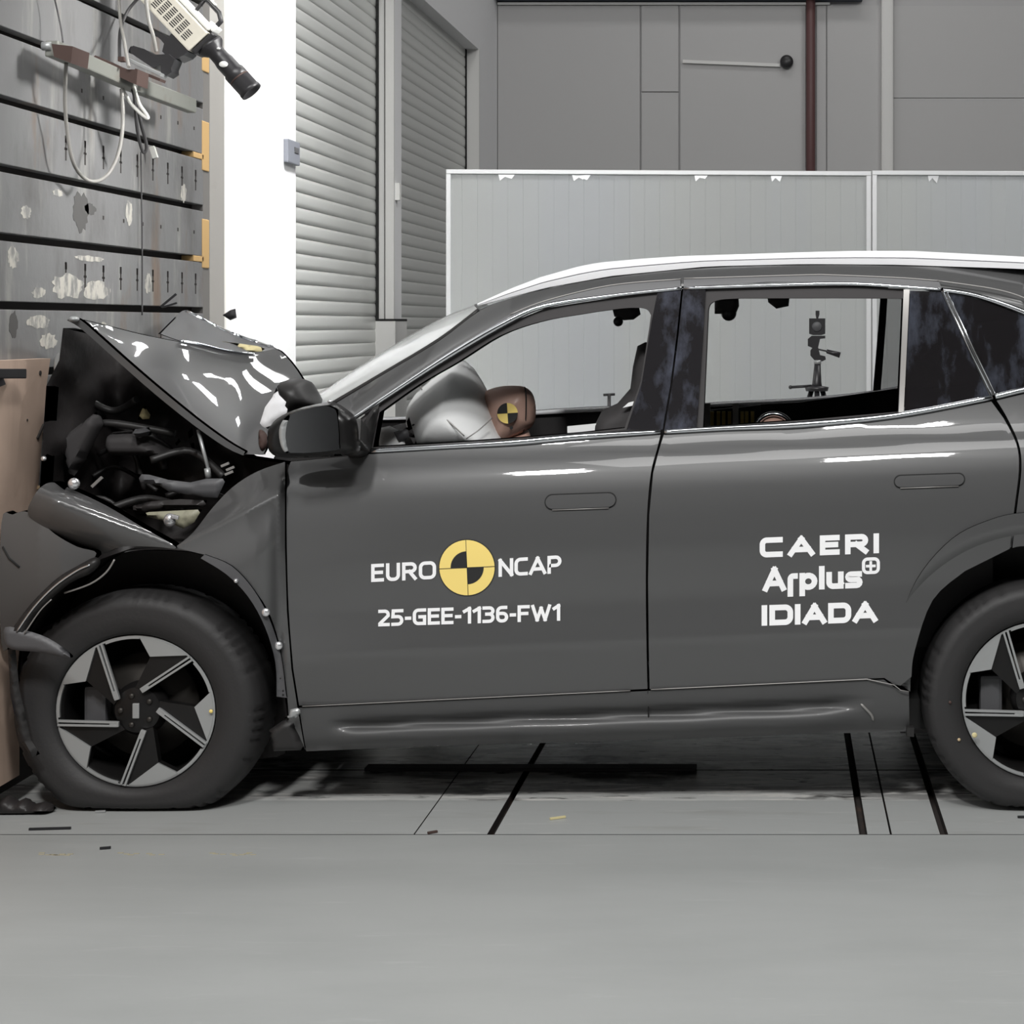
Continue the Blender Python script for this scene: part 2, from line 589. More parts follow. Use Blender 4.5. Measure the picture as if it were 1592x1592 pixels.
# ================================================================== THE HALL
XB = -2.44            # face of the barrier
XP = -2.395           # face of the plywood
XW = -2.60            # wall with the shutters
XS = -2.72            # shutter plane
YB = 16.5             # back wall
HC = 7.0

fl = MB()
sl = [(-0.864, -0.842, 1), (0.228, 0.252, 1), (0.318, 0.324, 1), (0.465, 0.489, 1), (-1.08, -1.076, 1)]
xs = sorted({-6.0, 12.0} | {a for a, b, c in sl} | {b for a, b, c in sl})
ys = [5.285, 5.66, 6.042, 6.054, 9.0]


def fq(x0, x1, y0, y1, z, mi):
    f = fl.bm.faces.new([fl.bm.verts.new(p) for p in ((x0, y0, z), (x1, y0, z), (x1, y1, z), (x0, y1, z))])
    f.material_index = mi


fq(-6, 12, -8, 5.28, 0, 0)
fq(-6, 12, 9.0, 17, 0, 0)
for x0, x1 in zip(xs, xs[1:]):
    slot = any(abs(x0 - a) < 1e-6 for a, b, c in sl)
    for y0, y1 in zip(ys, ys[1:]):
        if slot or abs(y0 - 6.042) < 1e-6:
            fq(x0, x1, y0, y1, -0.03, 3)
            for xx in (x0, x1):
                f = fl.bm.faces.new([fl.bm.verts.new(p) for p in ((xx, y0, -0.03), (xx, y1, -0.03), (xx, y1, 0), (xx, y0, 0))]); f.material_index = 3
        else:
            fq(x0, x1, y0, y1, 0, 1 if y1 < 5.7 else 2)
fq(-6, 12, 5.28, 5.285, -0.004, 3)
fq(-6, 12, 5.28, 9.0, -0.034, 3)
tag(fl.build('floor', ['floor', 'track_clean', 'track', 'groove']), kind='structure')

wl = MB()
wl.box(-3.6, XW, 8.43, 9.64, 0, HC)
wl.box(-3.6, XW, 9.64, 15.49, 3.86, HC)
wl.box(-3.6, XW, 12.09, 12.32, 0, 3.86, 0)
wl.box(-3.6, XW, 15.49, YB, 0, HC)
wl.box(-3.6, -3.5, -8, 8.43, 0, HC)
tag(wl.build('wall_left', ['white_wall']), kind='structure')
# wall end strip, turned to the camera
tag(MB().box(-3.5, XW, 8.405, 8.43, 0, HC).build('trim_1', 'cream_wall'), kind='structure')


def shutter(name, y0, y1):
    s = MB()
    z, hs = 0.0, 0.0862
    k = 0
    while z < 3.86:
        z1 = min(z + hs, 3.9)
        prof = [(0.0, z), (0.007, z + 0.004), (0.009, z + hs * 0.35), (0.008, z + hs * 0.75), (0.004, z + hs - 0.003), (0.0, z1)]
        va = [s.bm.verts.new((XS + dx, y0, zz)) for dx, zz in prof]
        vb = [s.bm.verts.new((XS + dx, y1, zz)) for dx, zz in prof]
        for i in range(len(prof) - 1):
            f = s.bm.faces.new((va[i], vb[i], vb[i + 1], va[i + 1])); f.smooth = True
        z = z1
    s.box(XS - 0.03, XS - 0.005, y0, y1, 0, 3.9)
    return tag(s.build(name, ['slat']), kind='structure')


shutter('door_1', 9.60, 12.05)
shutter('door_2', 12.34, 15.47)
# guides and posts of the shutters
g = MB()
g.box(XS - 0.02, XS + 0.022, 12.035, 12.085, 0, 3.86, 1)
g.box(XS + 0.024, XW + 0.004, 12.06, 12.088, 0, 3.86, 0)
g.box(XS + 0.062, XS + 0.066, 12.054, 12.06, 0, 3.86, 1)
g.box(XS + 0.0, XW + 0.02, 12.03, 12.40, 0, 1.52, 0)
g.box(XS + 0.0, XW + 0.022, 12.028, 12.402, 1.52, 1.535, 1)
g.box(XS, XS + 0.016, 15.44, 15.475, 0, 3.86, 1)
g.box(XS + 0.02, XW + 0.004, 15.46, 15.49, 0, 3.86, 0)
tag(g.build('trim_2', ['post_white', 'dark']), kind='structure')

# back wall with its cladding
tag(MB().box(-3.6, 12, YB, YB + 0.15, 0, HC).build('wall_back', 'back_wall'), kind='structure')


def bwx(u): return (u - CX) * YB / F
def bwz(v): return H - (v - HZ) * YB / F


t = MB()
zt = bwz(10)
for a, b, d in [(775, 995, 0.03), (998, 1055, 0.035), (1058, 1252, 0.03), (1270, 1284, 0.035), (1286, 1369, 0.05), (1388, 1592, 0.03), (1595, 1800, 0.03), (1803, 2010, .03)]:
    if a in (998,):
        t.box(bwx(a), bwx(b), YB - d, YB, bwz(143), zt)
        t.box(bwx(a), bwx(b), YB - d, YB, 0, bwz(144.5))
    elif a == 1388:
        t.box(bwx(a), bwx(b), YB - d, YB, bwz(152.5), zt)
        t.box(bwx(a), bwx(b), YB - d, YB, 0, bwz(153.5))
    else:
        t.box(bwx(a), bwx(b), YB - d, YB, 0, zt)
tag(t.build('trim_3', 'back_panel'), kind='structure')
t = MB()
t.box(bwx(1369), bwx(1388), YB - 0.12, YB, 0, HC, 0, 0.02)
tag(t.build('trim_4', 'post_white'), kind='structure')
t = MB()
t.box(bwx(774), bwx(1340), YB - 0.25, YB, bwz(3), bwz(-22))
t.box(bwx(775), bwx(1290), YB - 0.06, YB, bwz(9), bwz(5), 1)
tag(t.build('trim_5', ['beam_blue', 'post_white']), kind='structure')
tag(MB().box(-3.6, 12, -8, YB, HC, HC + 0.1).build('ceiling', 'dark_hall'), kind='structure')
tag(MB().box(12, 12.1, -8, YB, 0, HC).build('wall_right', 'dark_hall'), kind='structure')
tag(MB().box(-3.6, 12, -8.1, -8, 0, HC).build('wall_front', 'dark_hall'), kind='structure')

# red pipe
o = MB().tube([(bwx(1260), YB - 0.1, 0), (bwx(1260), YB - 0.1, HC)], 0.043, 14).build('drain_pipe', 'red_pipe')
tag(o, 'dark red vertical pipe running up the grey back wall', 'pipe')
# door closer arm on the back wall
dc = thing('door_stay', (bwx(1140), YB - 0.05, bwz(98)), 'thin white bar with round black head on the back wall beside red pipe', 'door stay')
MB().obox((bwx(1062), YB - 0.06, bwz(97)), (bwx(1213), YB - 0.06, bwz(103)), 0.02, 0.03).build('bar', 'post_white', dc)
MB().lathe([(0, -0.1), (0.045, -0.1), (0.06, -0.08), (0.06, -0.03), (0.03, 0)], (bwx(1223), YB - 0.02, bwz(98)), (0, 1, 0), 24).build('knob', 'cam_black', dc)

# keypad on the left wall
kp = thing('keypad', (XW, 9.5, 2.0), 'grey keypad box on the white wall beside the shutter edge', 'keypad')
kz = lambda v, Y: H - (v - HZ) * Y / F
MB().box(XW, XW + 0.025, 9.40, 9.635, kz(256, 9.55), kz(218, 9.5), 0, 0.006).build('case', 'keypad', kp)
MB().box(XW + 0.025, XW + 0.028, 9.52, 9.60, kz(238, 9.55), kz(228, 9.5)).build('screen', 'inner_grey', kp)
o = MB().box(XW - 0.005, XW + 0.03, 12.12, 12.17, kz(311, 12.1), kz(284, 12.1), 0, 0.004).build('switch_box', 'cam_white')
tag(o, 'small pale switch box on the post between the two shutters', 'switch')

# ------------------------------------------------------------------ free-standing panels
Y1 = 11.45


def px_at(u, Y): return (u - CX) * Y / F


def standing_panel(x0, x1, y0, slope, ztop, label, seed):
    rt = thing('partition_panel', (x0, y0, 0), label, 'partition', None, (0, 0, math.atan(slope)))
    W = x1 - x0
    mt = rt.matrix_world
    s = MB()
    # ribbed sheet
    n = int(W / 0.095)
    pv = None
    rs = random.Random(seed)
    cols = []
    for k in range(n + 1):
        x = W * k / n
        for dx, dy in ((-0.004, 0), (0, 0.0012), (0.004, 0)):
            if 0.02 <= x + dx <= W - 0.02:
                cols.append((x + dx, dy))
    cols = [(0.02, 0)] + cols + [(W - 0.02, 0)]
    for x, dy in cols:
        nv = [s.bm.verts.new(mt @ Vector((x, dy, z))) for z in (0.14, ztop - 0.02)]
        if pv:
            s.bm.faces.new((pv[0], nv[0], nv[1], pv[1]))
        pv = nv
    s.box(0.02, W - 0.02, 0.012, 0.03, 0.14, ztop - 0.02, 0, 0, mt)
    s.build('sheet', 'panel_pvc', rt)
    for nm, b in (('top_rail', (0, W, -0.02, 0.03, ztop - 0.028, ztop)), ('upright', (0, 0.03, -0.02, 0.03, 0.0, ztop - 0.029)),
                  ('upright', (W - 0.03, W, -0.02, 0.03, 0.0, ztop - 0.029)), ('bottom_rail', (0.031, W - 0.031, -0.02, 0.03, 0.10, 0.14))):
        MB().box(*b, 0, 0.003, mt).build(nm, 'panel_frame', rt)
    for x in (0.25, W - 0.25):
        MB().box(x - 0.03, x + 0.03, -0.3, 0.3, 0, 0.1, 0, 0.01, mt).build('foot', 'panel_frame', rt)
    # crumpled foil scraps along the top edge
    for i in range(5):
        x = rs.uniform(0.3, W - 0.3)
        wd = rs.uniform(0.03, 0.12)
        MB().poly([mt @ Vector(p) for p in ((x, -0.004, ztop - 0.03), (x + wd, -0.004, ztop - 0.03), (x + wd * 0.8, -0.006, ztop - 0.05 - rs.uniform(0, 0.03)), (x + wd * 0.4, -0.005, ztop - 0.045), (x + wd * 0.1, -0.006, ztop - 0.07))],
                  mt.to_3x3() @ Vector((0, 0.003, 0))).build('tape_scrap', 'panel_frame', rt)
    return rt


sp = 0.10
zt1 = H + (HZ - 263.5) * Y1 / F
standing_panel(px_at(694, Y1), px_at(694, Y1) + 2.71, Y1, 0.055, zt1, 'white ribbed sheet partition with aluminium frame, left one behind the car', 3)
x2 = px_at(694, Y1) + 2.71 * math.cos(math.atan(0.055)) + 0.008
y2 = Y1 + 2.71 * math.sin(math.atan(0.055))
standing_panel(x2, x2 + 2.7, y2, 0.05, zt1 + 0.005, 'white ribbed sheet partition with aluminium frame, cut by the right picture edge', 5)

# ------------------------------------------------------------------ the crash barrier
ba = thing('crash_barrier', (-2.9, 6.0, 0), 'steel crash barrier of slotted grey scuffed plates that the car hit', 'barrier')
YE = 7.60
zs = [2.418 + 0.2155 * k for k in range(3, -13, -1)]
zs = [z for z in zs if z > 0.1]
MB().box(-3.4, XB - 0.05, 4.2, YE, 0, 3.2).build('core', 'slot', ba)
holes_row = {1: (1.5, 0), 3: (1, 0), 5: (1, 0)}
for k, (za, zb) in enumerate(zip(zs, zs[1:])):
    s = MB()
    s.box(XB - 0.045, XB, 4.2, YE, zb + 0.013, za - 0.013, 0, 0.003)
    zc = (za + zb) / 2
    if k in (4, 6, 8):       # plates drilled with keyhole slots
        for i in range(9):
            y = YE - 0.10 - i * 0.17
            if y < 5: continue
            s.box(XB - 0.004, XB + 0.0008, y - 0.005, y + 0.005, zc - 0.04, zc + 0.045, 1)
            s.box(XB - 0.004, XB + 0.0008, y - 0.012, y + 0.012, zc - 0.004, zc + 0.004, 1)
            s.box(XB - 0.004, XB + 0.0008, y - 0.008, y + 0.008, zc + 0.02, zc + 0.045, 1)
    elif k in (3, 5, 7):
        for i in range(7):
            y = YE - 0.12 - i * 0.2
            s.box(XB - 0.004, XB + 0.0008, y - 0.006, y + 0.006, zc - 0.006, zc + 0.008, 1)
    s.build('steel_plate', ['barrier', 'slot'], ba)
# end batten with orange pieces
MB().box(XB - 0.1, XB - 0.002, YE, YE + 0.09, 0, 3.2).build('end_batten', 'grey_strip', ba)
for va, vb in ((85, 112), (189, 266), (341, 417)):
    z0, z1 = kz(vb, YE + 0.03), kz(va, YE + 0.03)
    s = MB().box(XB - 0.05, XB + 0.002, YE - 0.02, YE + 0.075, z0, z1, 0, 0.004)
    if va > 150:
        zz = [z for z in zs if z0 < z < z1 or abs(z - z0) < 0.1]
        zq = min(zs, key=lambda z: abs(z - (z0 if va > 300 else (z0 + 0.07))))
        s.box(XB - 0.05, XB + 0.002, YE - 0.13, YE, zq - 0.012, zq + 0.012, 0, 0.003)
    s.build('orange_block', 'orange', ba)
# scuff patches: white flaked paint and plain dark marks, on the plates
def blotch(cy, cz, ry, rz, m, sd):
    rs = random.Random(sd)
    n = 26
    pts = []
    for k in range(n):
        a = 2 * PI * k / n
        r = 0.7 + 0.32 * rs.random()
        pts.append((XB + 0.0006, cy + ry * r * math.cos(a), cz + rz * r * math.sin(a)))
    return MB().poly(pts, (0.0006, 0, 0)).build('scuff', m, ba)


def by(u): return XB * F / (u - CX)
M['flake'] = mat('flaked_paint', (0.50, 0.48, 0.43), 0.8, stain_or_sheen=[((0.2, 0.2, 0.2), (25, 25, 12), 0.45, 0.6, 0.85)])
M['dark_mark'] = mat('dark_plate_mark', (0.095, 0.092, 0.09), 0.8)
for u, v, du, dv, mm, sd in ((60, 455, 12, 10, 'flake', 11), (20, 400, 10, 20, 'flake', 12), (200, 330, 6, 22, 'flake', 13), (40, 330, 9, 12, 'flake', 14), (90, 300, 10, 6, 'flake', 15), (230, 440, 6, 18, 'flake', 16), (285, 300, 5, 16, 'flake', 17), (60, 500, 20, 12, 'flake', 18), (20, 505, 8, 24, 'dark_mark', 19), (160, 520, 14, 20, 'flake', 20), (75, 530, 14, 14, 'flake', 22),(105, 445, 28, 22, 'flake', 1), (150, 452, 22, 18, 'flake', 2), (140, 402, 26, 5, 'flake', 3), (125, 330, 14, 34, 'dark_mark', 5), (140, 325, 10, 10, 'dark_mark', 6)):
    Y = by(u)
    ry = abs(by(u + du) - by(u - du)) / 2
    blotch(Y, kz(v, Y), ry, dv * Y / F, mm, sd)

# plywood sheet
pw = MB()
pts = []
edge = [(5.90, 1.385), (5.87, 1.3), (5.84, 1.15), (5.815, 1.02), (5.80, 0.95), (5.78, 0.93), (5.77, 0.85), (5.745, 0.8), (5.74, 0.75), (5.70, 0.72), (5.69, 0.62), (5.66, 0.5), (5.66, 0.08)]
pts = [(XB + 0.002, 4.3, 0.08), (XB + 0.002, 4.3, 1.385)] + [(XB + 0.002, y, z) for y, z in edge]
pw.poly(pts, (XP - XB - 0.002, 0, 0))
ply = thing('plywood_facing', (XB, 5.0, 0.08), 'brown plywood sheet facing the barrier, torn where the car hit it', 'plywood')
pw.build('sheet', 'ply', ply)
rs = random.Random(4)
for k in range(16):
    z = rs.uniform(0.62, 1.0)
    u = np.interp(z, [0.6, 0.75, 0.85, 1.0], [18, 33, 44, 58]) + rs.uniform(-4, 4)
    Y = XP * F / (u - CX)
    a = Vector((XP, Y, z))
    MB().tube([a, a + Vector((0.02 * rs.random(), rs.uniform(-0.02, 0.035), rs.uniform(-0.02, 0.03)))], 0.006, 5, 0, True, [0.008, 0.001]).build('splinter', 'splinter', ply)
Yk = XP * F / (62 - CX)
MB().tube([(XP - 0.002, Yk, kz(580, Yk)), (XP + 0.003, Yk, kz(580, Yk))], 0.008, 12).build('bolt_hole', 'slot', ply)
MB().tube([(XP - 0.002, by(20), kz(653, by(20))), (XP + 0.002, by(20), kz(653, by(20)))], 0.004, 8).build('bolt_hole', 'slot', ply)
MB().obox((XP + 0.002, by(35), kz(682, by(35))), (XP + 0.002, by(45), kz(660, by(45))), 0.008, 0.008).build('gouge', 'slot', ply)
# clamp at the left picture edge
cl = thing('clamp', (XP, 5.47, 1.33), 'dark metal clamp with blue piece on the plywood at left picture edge', 'clamp')
MB().obox((XP + 0.042, 5.38, kz(580, 5.45)), (XP + 0.042, 5.58, kz(582, 5.5)), 0.03, 0.03).obox((XP + 0.022, 5.40, kz(560, 5.45)), (XP + 0.042, 5.42, kz(600, 5.45)), 0.03, 0.03).build('body', 'cam_black', cl)
MB().box(XP + 0.006, XP + 0.03, 5.38, 5.45, kz(612, 5.45), kz(592, 5.45), 0, 0.005).build('grip', 'blue', cl)
o = MB().box(XP, XP + 0.02, 5.36, 5.47, kz(1120, 5.45), kz(1098, 5.45), 0, 0.006).build('tape_patch', 'blue')
tag(o, 'small blue patch low on the plywood left of the front wheel', 'patch')
# metal clip on top of the plywood
o = inflate('metal_clip', spl([(87, 552), (106, 545), (107, 578), (95, 586), (84, 580)], 3, True), 5.86, 0.012, 'alloy', None, 4, 3)
tag(o, 'bent bright metal clip at the top edge of the plywood', 'clip')

# ------------------------------------------------------------------ camera on the barrier
def line3(pts):
    return [P(u, v, Y) for u, v, Y in pts]


cm = thing('camera_mount', tuple(P(150, 110, 6.3)), 'grey steel beam with rusty brackets bolted to barrier, carrying the camera', 'mount')
s = MB().obox(P(80, 75, 5.80), P(205, 130, 6.40), 0.045, 0.052)
s.build('beam', 'beam', cm)
MB().obox(P(200, 128, 6.40), P(298, 165, 7.0), 0.04, 0.055).build('beam_extension', 'beam', cm)
MB().prism([(80, 68), (113, 72), (110, 98), (84, 88)], 5.76, 5.90).build('clamp_block', 'rust', cm)
MB().tube(line3([(66, 72, 5.80), (80, 72, 5.80)]), 0.014, 12).build('clamp_bolt', 'alloy', cm)
MB().prism([(140, 92), (148, 86), (196, 108), (214, 108), (212, 132), (190, 122)], 6.25, 6.36).build('bracket', 'rust', cm)
MB().prism([(183, 88), (192, 88), (193, 95), (183, 95)], 6.3, 6.33).build('bracket_clip', 'rust', cm)
MB().obox(P(198, 92, 6.42), P(255, 118, 6.42), 0.07, 0.012).build('slide_plate', 'alloy', cm)
MB().obox(P(214, 110, 6.42), P(253, 126, 6.42), 0.06, 0.010).build('slide_plate', 'rust', cm)
h = MB()
h.prism([(203, 74), (207, 71), (224, 76), (240, 85), (262, 84), (272, 92), (266, 106), (267, 112), (258, 118), (250, 113), (250, 100), (238, 106), (226, 98), (214, 90), (203, 82)], 6.42, 6.50)
h.prism([(240, 48), (250, 52), (262, 58), (266, 52), (292, 80), (286, 86), (272, 92), (258, 86), (252, 80), (255, 68), (250, 62), (243, 56)], 6.44, 6.54)
h.tube(line3([(203, 77, 6.46), (226, 86, 6.46)]), 0.014, 12)
h.build('tilt_head', 'cam_black', cm)

px = 6.48 / F
hc = thing('high_speed_camera', tuple(P(298, 82, 6.48)), 'cream high-speed camera with black lens pointing down at the car', 'camera', None, (0, math.radians(46.8), 0))
mt = hc.matrix_world


def L3(x, y, z): return mt @ Vector((x * px, y * px, z * px))


def lbox(x0, x1, y0, y1, z0, z1, bev=0.0):
    return MB().box(x0 * px, x1 * px, y0 * px, y1 * px, z0 * px, z1 * px, 0, bev, mt)


b = MB().box(-150 * px, 0, -18 * px, 30 * px, 0, 42 * px, 0, 0.006, mt)
b.build('body', 'cam_cream', hc)
for i in range(6):
    s = MB()
    for j in range(7):
        x0 = -92 + i * 13.5
        z0 = 8 + j * 3.6
        if i == 5 and j > 4: continue
        s.box((x0) * px, (x0 + 10) * px, -18.6 * px, -17.5 * px, z0 * px, (z0 + 1.7) * px, 0, 0, mt)
    s.build('vent_grille', 'cam_black', hc)
lbox(-150, -4, -16, 28, 43, 49, 0.004).build('top_rail', 'cam_white', hc)
s = MB()
s.tube([L3(-5, 5, 50), L3(-6, 5, 66), L3(-18, 5, 73), L3(-60, 5, 73), L3(-120, 5, 73)], 4 * px, 10)
s.tube([L3(-45, 5, 50), L3(-48, 5, 72)], 3 * px, 8)
s.build('handle', 'cam_black', hc)
lbox(-14, 2, -8, 18, 46, 57, 0.006).build('connector', 'cam_white', hc)
lbox(-120, -30, 0, 10, 76, 79, 0.002).build('handle_pad', 'cam_white', hc)
lbox(1, 10, -14, 26, 3, 47, 0.006).build('lens_mount', 'cam_black', hc)
o_ = L3(0, 6, 27.5)
ax = L3(100, 6, 25.5) - o_
le = MB().lathe([(0, 8), (21, 8), (21, 14), (13, 23), (13.5, 36), (15, 44), (15, 62), (17, 66), (17, 76), (16.2, 77), (16.2, 80), (17, 81), (17, 100), (18, 101), (18, 107), (15.5, 107), (14, 103), (0, 101)],
               o_, ax, 40)
for v in le.bm.verts:      # profile is in pixels: scale about the lens origin
    v.co = o_ + (v.co - o_) * px
le = le.build('lens', 'cam_black', hc)
rg = MB().lathe([(16.4, 77.5), (17.1, 78), (17.1, 79.5), (16.4, 80)], o_, ax, 40)
for v in rg.bm.verts: v.co = o_ + (v.co - o_) * px
rg.build('lens_ring', 'rust', le)
for (a, z, sx, sz) in ((50, 25, 7, 8), (27, 36, 3, 3)):
    MB().ball(L3(a, -10, z), sx * px, 2 * px, sz * px * 0.6).build('lens_marking', 'cam_white', le)


def cable(label, pts, r, m):
    c = spl([tuple(P(u, v, Y)) for u, v, Y in pts], 8)
    o = MB().tube(c, r, 8).build('cable', m)
    return tag(o, label, 'cable')


cable('long grey cable hanging in a wide loop below the camera beam', [(103, 98, 5.86), (101, 150, 5.9), (104, 200, 5.95), (113, 250, 6.0), (130, 276, 6.1), (150, 282, 6.15), (170, 268, 6.2), (185, 235, 6.25), (191, 190, 6.3), (189, 138, 6.3)], 0.0065, 'cable_grey')
cable('dark cable hanging in a narrow loop under the camera beam', [(208, 140, 6.37), (210, 165, 6.4), (214, 205, 6.45), (222, 236, 6.5), (228, 228, 6.5), (220, 195, 6.45), (212, 160, 6.4), (206, 139, 6.37)], 0.006, 'cable_dark')
cable('white cable end hooked below the camera beam', [(190, 138, 6.35), (203, 160, 6.35), (218, 176, 6.35), (229, 184, 6.35), (228, 178, 6.35), (216, 160, 6.35), (208, 135, 6.37)], 0.0065, 'cable_white')
cable('grey cable rising past the rusty bracket to the picture top', [(186, 92, 6.42), (186, 60, 6.5), (189, 40, 6.55), (200, 15, 6.6), (222, -10, 6.6)], 0.006, 'cable_dark')
cable('pale grey cable running from top of picture to the tilt head', [(226, -10, 6.4), (231, 30, 6.4), (238, 55, 6.4), (243, 80, 6.42)], 0.007, 'cable_grey')
cable('grey cable dropping from the top behind the beam', [(184, -10, 6.52), (187, 30, 6.5), (194, 70, 6.35), (200, 104, 6.23)], 0.006, 'cable_grey')
cable('thin dark cable running straight down the barrier plates', [(219, 236, 6.83), (220, 300, 6.83), (221, 380, 6.83), (221, 490, 6.83)], 0.003, 'cable_dark')
cable('thin dark wire at top left of the barrier', [(83, -10, 5.9), (90, 20, 5.93), (95, 45, 5.93), (98, 66, 5.93)], 0.003, 'cable_dark')
o = MB().obox(P(236, 228, 6.9), P(242, 246, 6.9), 0.016, 0.02).build('cable_plug', 'cable_white')
tag(o, 'white plug on the barrier right of the hanging cables', 'plug')
# ================================================================== THE CAR
car = thing('car', (0.2, YC, 0), 'dark grey suv with crushed nose and folded hood pressed against the barrier', 'car')

def sstep(x):
    x = min(1, max(0, x))
    return x * x * (3 - 2 * x)


prof = pchip([380, 420, 455, 690, 702, 722, 742, 772, 815, 870, 930, 970, 1012, 1022, 1085, 1180],
             [5.80, 5.745, 5.70, 5.588, 5.575, 5.547, 5.528, 5.512, 5.503, 5.500, 5.500, 5.497, 5.492, 5.4945, 5.512, 5.54])


def G(u, v):
    """side surface of the car body"""
    y = prof(v + 0.045 * (u - 800))
    y += 0.05 * (max(0, 700 - u) / 600) ** 2 + 0.05 * (max(0, u - 1700) / 500) ** 2
    return y


# ---- doors
belt_f = [(573, 706), (700, 698), (800, 692), (900, 684), (1027, 676)]
gap_f = [(1021, 700), (1012, 735), (1006, 800), (1004, 900), (1005, 1000), (1006.5, 1071)]
gap_r = [(1010, 1071), (1008.5, 1000), (1007.5, 900), (1009.5, 800), (1015.5, 735), (1024.5, 700), (1032, 676)]
fd = patch('front_door', belt_f + spl(gap_f, 4) + [(465, 1097)] + spl([(456, 1040), (449, 950), (446, 850), (446, 745), (452, 718)], 4), G, 'paint', car, step=12)
fd.name = 'door'
rd_out = [(1032, 676), (1126, 669), (1250, 664), (1393, 650), (1541, 624)] + spl([(1560, 650), (1580, 690), (1584, 730), (1577, 790), (1570, 853)], 4) + \
    spl([(1500, 888), (1450, 933), (1422, 1012), (1417, 1052)], 4) + [(1400, 1066), (1390, 1064), (1375, 1054)] + gap_r[:-1]
rd = patch('door', rd_out, G, 'paint', car, step=12)
patch('door', belt_f + spl(gap_f, 4) + [(465, 1097), (449, 950), (446, 745)], G, 'paint', car, step=30, far='mirror')
patch('door', rd_out, G, 'paint', car, step=30, far='mirror')
patch('door_trim', [(570, 692), (700, 690), (900, 677), (1027, 668), (1250, 657), (1540, 616), (1545, 1000), (570, 1050)], lambda u, v: 5.68, 'interior', car, step=60, far=True)
patch('door_trim', [(570, 703), (700, 700), (900, 686), (1027, 678), (1250, 668), (1540, 628), (1545, 1000), (570, 1050)], lambda u, v: 5.70, 'interior', car, step=60)

# ---- arch trim of the rear wheel
ao = spl([(1382, 1052), (1391, 990), (1425, 902), (1480, 838), (1540, 808), (1592, 797), (1660, 797), (1740, 830), (1800, 900), (1838, 1000), (1845, 1060)], 5)
ai = spl([(1822, 1060), (1815, 1000), (1780, 930), (1725, 880), (1650, 850), (1592, 848), (1560, 855), (1500, 885), (1450, 931), (1420, 1012), (1415, 1075)], 5)
mid = lambda u, v: math.hypot(u - 1618, v - 1086)
# ---- sill
vt = lambda u: 1099 - 0.0481 * (u - 465)
vb = lerp_curve([(465, 1168), (700, 1159), (1000, 1151), (1250, 1142), (1420, 1136)])
sprof = pchip([0, 0.1, 0.3, 0.42, 0.50, 0.60, 0.68, 0.80, 0.9, 1.0], [5.506, 5.509, 5.520, 5.543, 5.546, 5.527, 5.521, 5.527, 5.545, 5.57])
sflat = pchip([0, 0.3, 0.7, 1.0], [5.506, 5.512, 5.528, 5.56])


def GS(u, v):
    t = (v - vt(u)) / max(1, vb(u) - vt(u))
    k = min(1, max(0, (u - 1240 - (1 - t) * 60) / 90)) if u > 900 else min(1, max(0, (560 - u) / 60))
    k = k * k * (3 - 2 * k)
    return sprof(t) * (1 - k) + sflat(t) * k


sill_out = [(465, 1100.5), (1010, 1074), (1374, 1056.5), (1388, 1067), (1398, 1073), (1413, 1076), (1414, 1137), (1250, 1141.5), (1000, 1151), (700, 1159), (476, 1168)]
sl_ = patch('sill', sill_out, GS, 'paint_satin', car, step=7, rim=0.04)
patch('sill', sill_out, GS, 'paint', car, step=30, far='mirror')
o = MB().tube([P(u, v, GS(u, v) - 0.0005) for u, v in ((1007, 1074), (1008, 1100), (1008.5, 1150))], 0.0018, 6).build('seam', 'dark', sl_)
# thin bright edge where door skin turns under
o = MB().tube([P(u, vt(u) - 0.5, GS(u, vt(u)) - 0.004) for u in range(470, 1008, 30)], 0.0016, 6).build('edge_bead', 'trim_grey', sl_)
o = MB().tube([P(u, vt(u) - 0.5, GS(u, vt(u)) - 0.004) for u in range(1012, 1376, 28)] + [P(1390, 1065, 5.50), P(1400, 1073, 5.50), P(1413, 1075.5, 5.50)], 0.0018, 6).build('edge_bead', 'trim_grey', sl_)
o = MB().tube([P(u, v, GS(u, v) - 0.002) for u, v in spl([(1338, 1094), (1348, 1104), (1355, 1112), (1358, 1120)], 4)], 0.004, 8, radii=[0.001] + [0.004] * 11 + [0.001]).build('scuffed_crease', 'trim_grey', sl_)
MB().box(P(1414, 1130, 5.55).x - 0.01, P(1420, 1130, 5.55).x, 5.52, 5.56, P(0, 1142, 5.55).z, P(0, 1128, 5.55).z).build('jack_tab', 'black_plastic', car)

# ---- quarter panel, tail, far side
arch_r = spl([(1822, 1060), (1815, 1000), (1780, 930), (1725, 880), (1650, 850), (1592, 849), (1574, 852)], 5)
q_out = [(1549, 622), (1592, 612), (1700, 592), (1900, 560), (2090, 545), (2180, 600), (2230, 700), (2240, 900), (2225, 1040), (2000, 1060)] + arch_r + spl([(1574, 852), (1581, 790), (1588, 730), (1584, 690), (1565, 648), (1549, 622)], 4)[1:-1]
patch('quarter_panel', q_out, G, 'paint', car, step=16)
patch('quarter_panel', q_out, G, 'paint', car, step=40, far='mirror')
patch('arch_trim', ao + ai, lambda u, v: G(u, v) - 0.010 + 0.03 * sstep((270 - mid(u, v)) / 34), 'paint', car, step=7, rim=0.05)


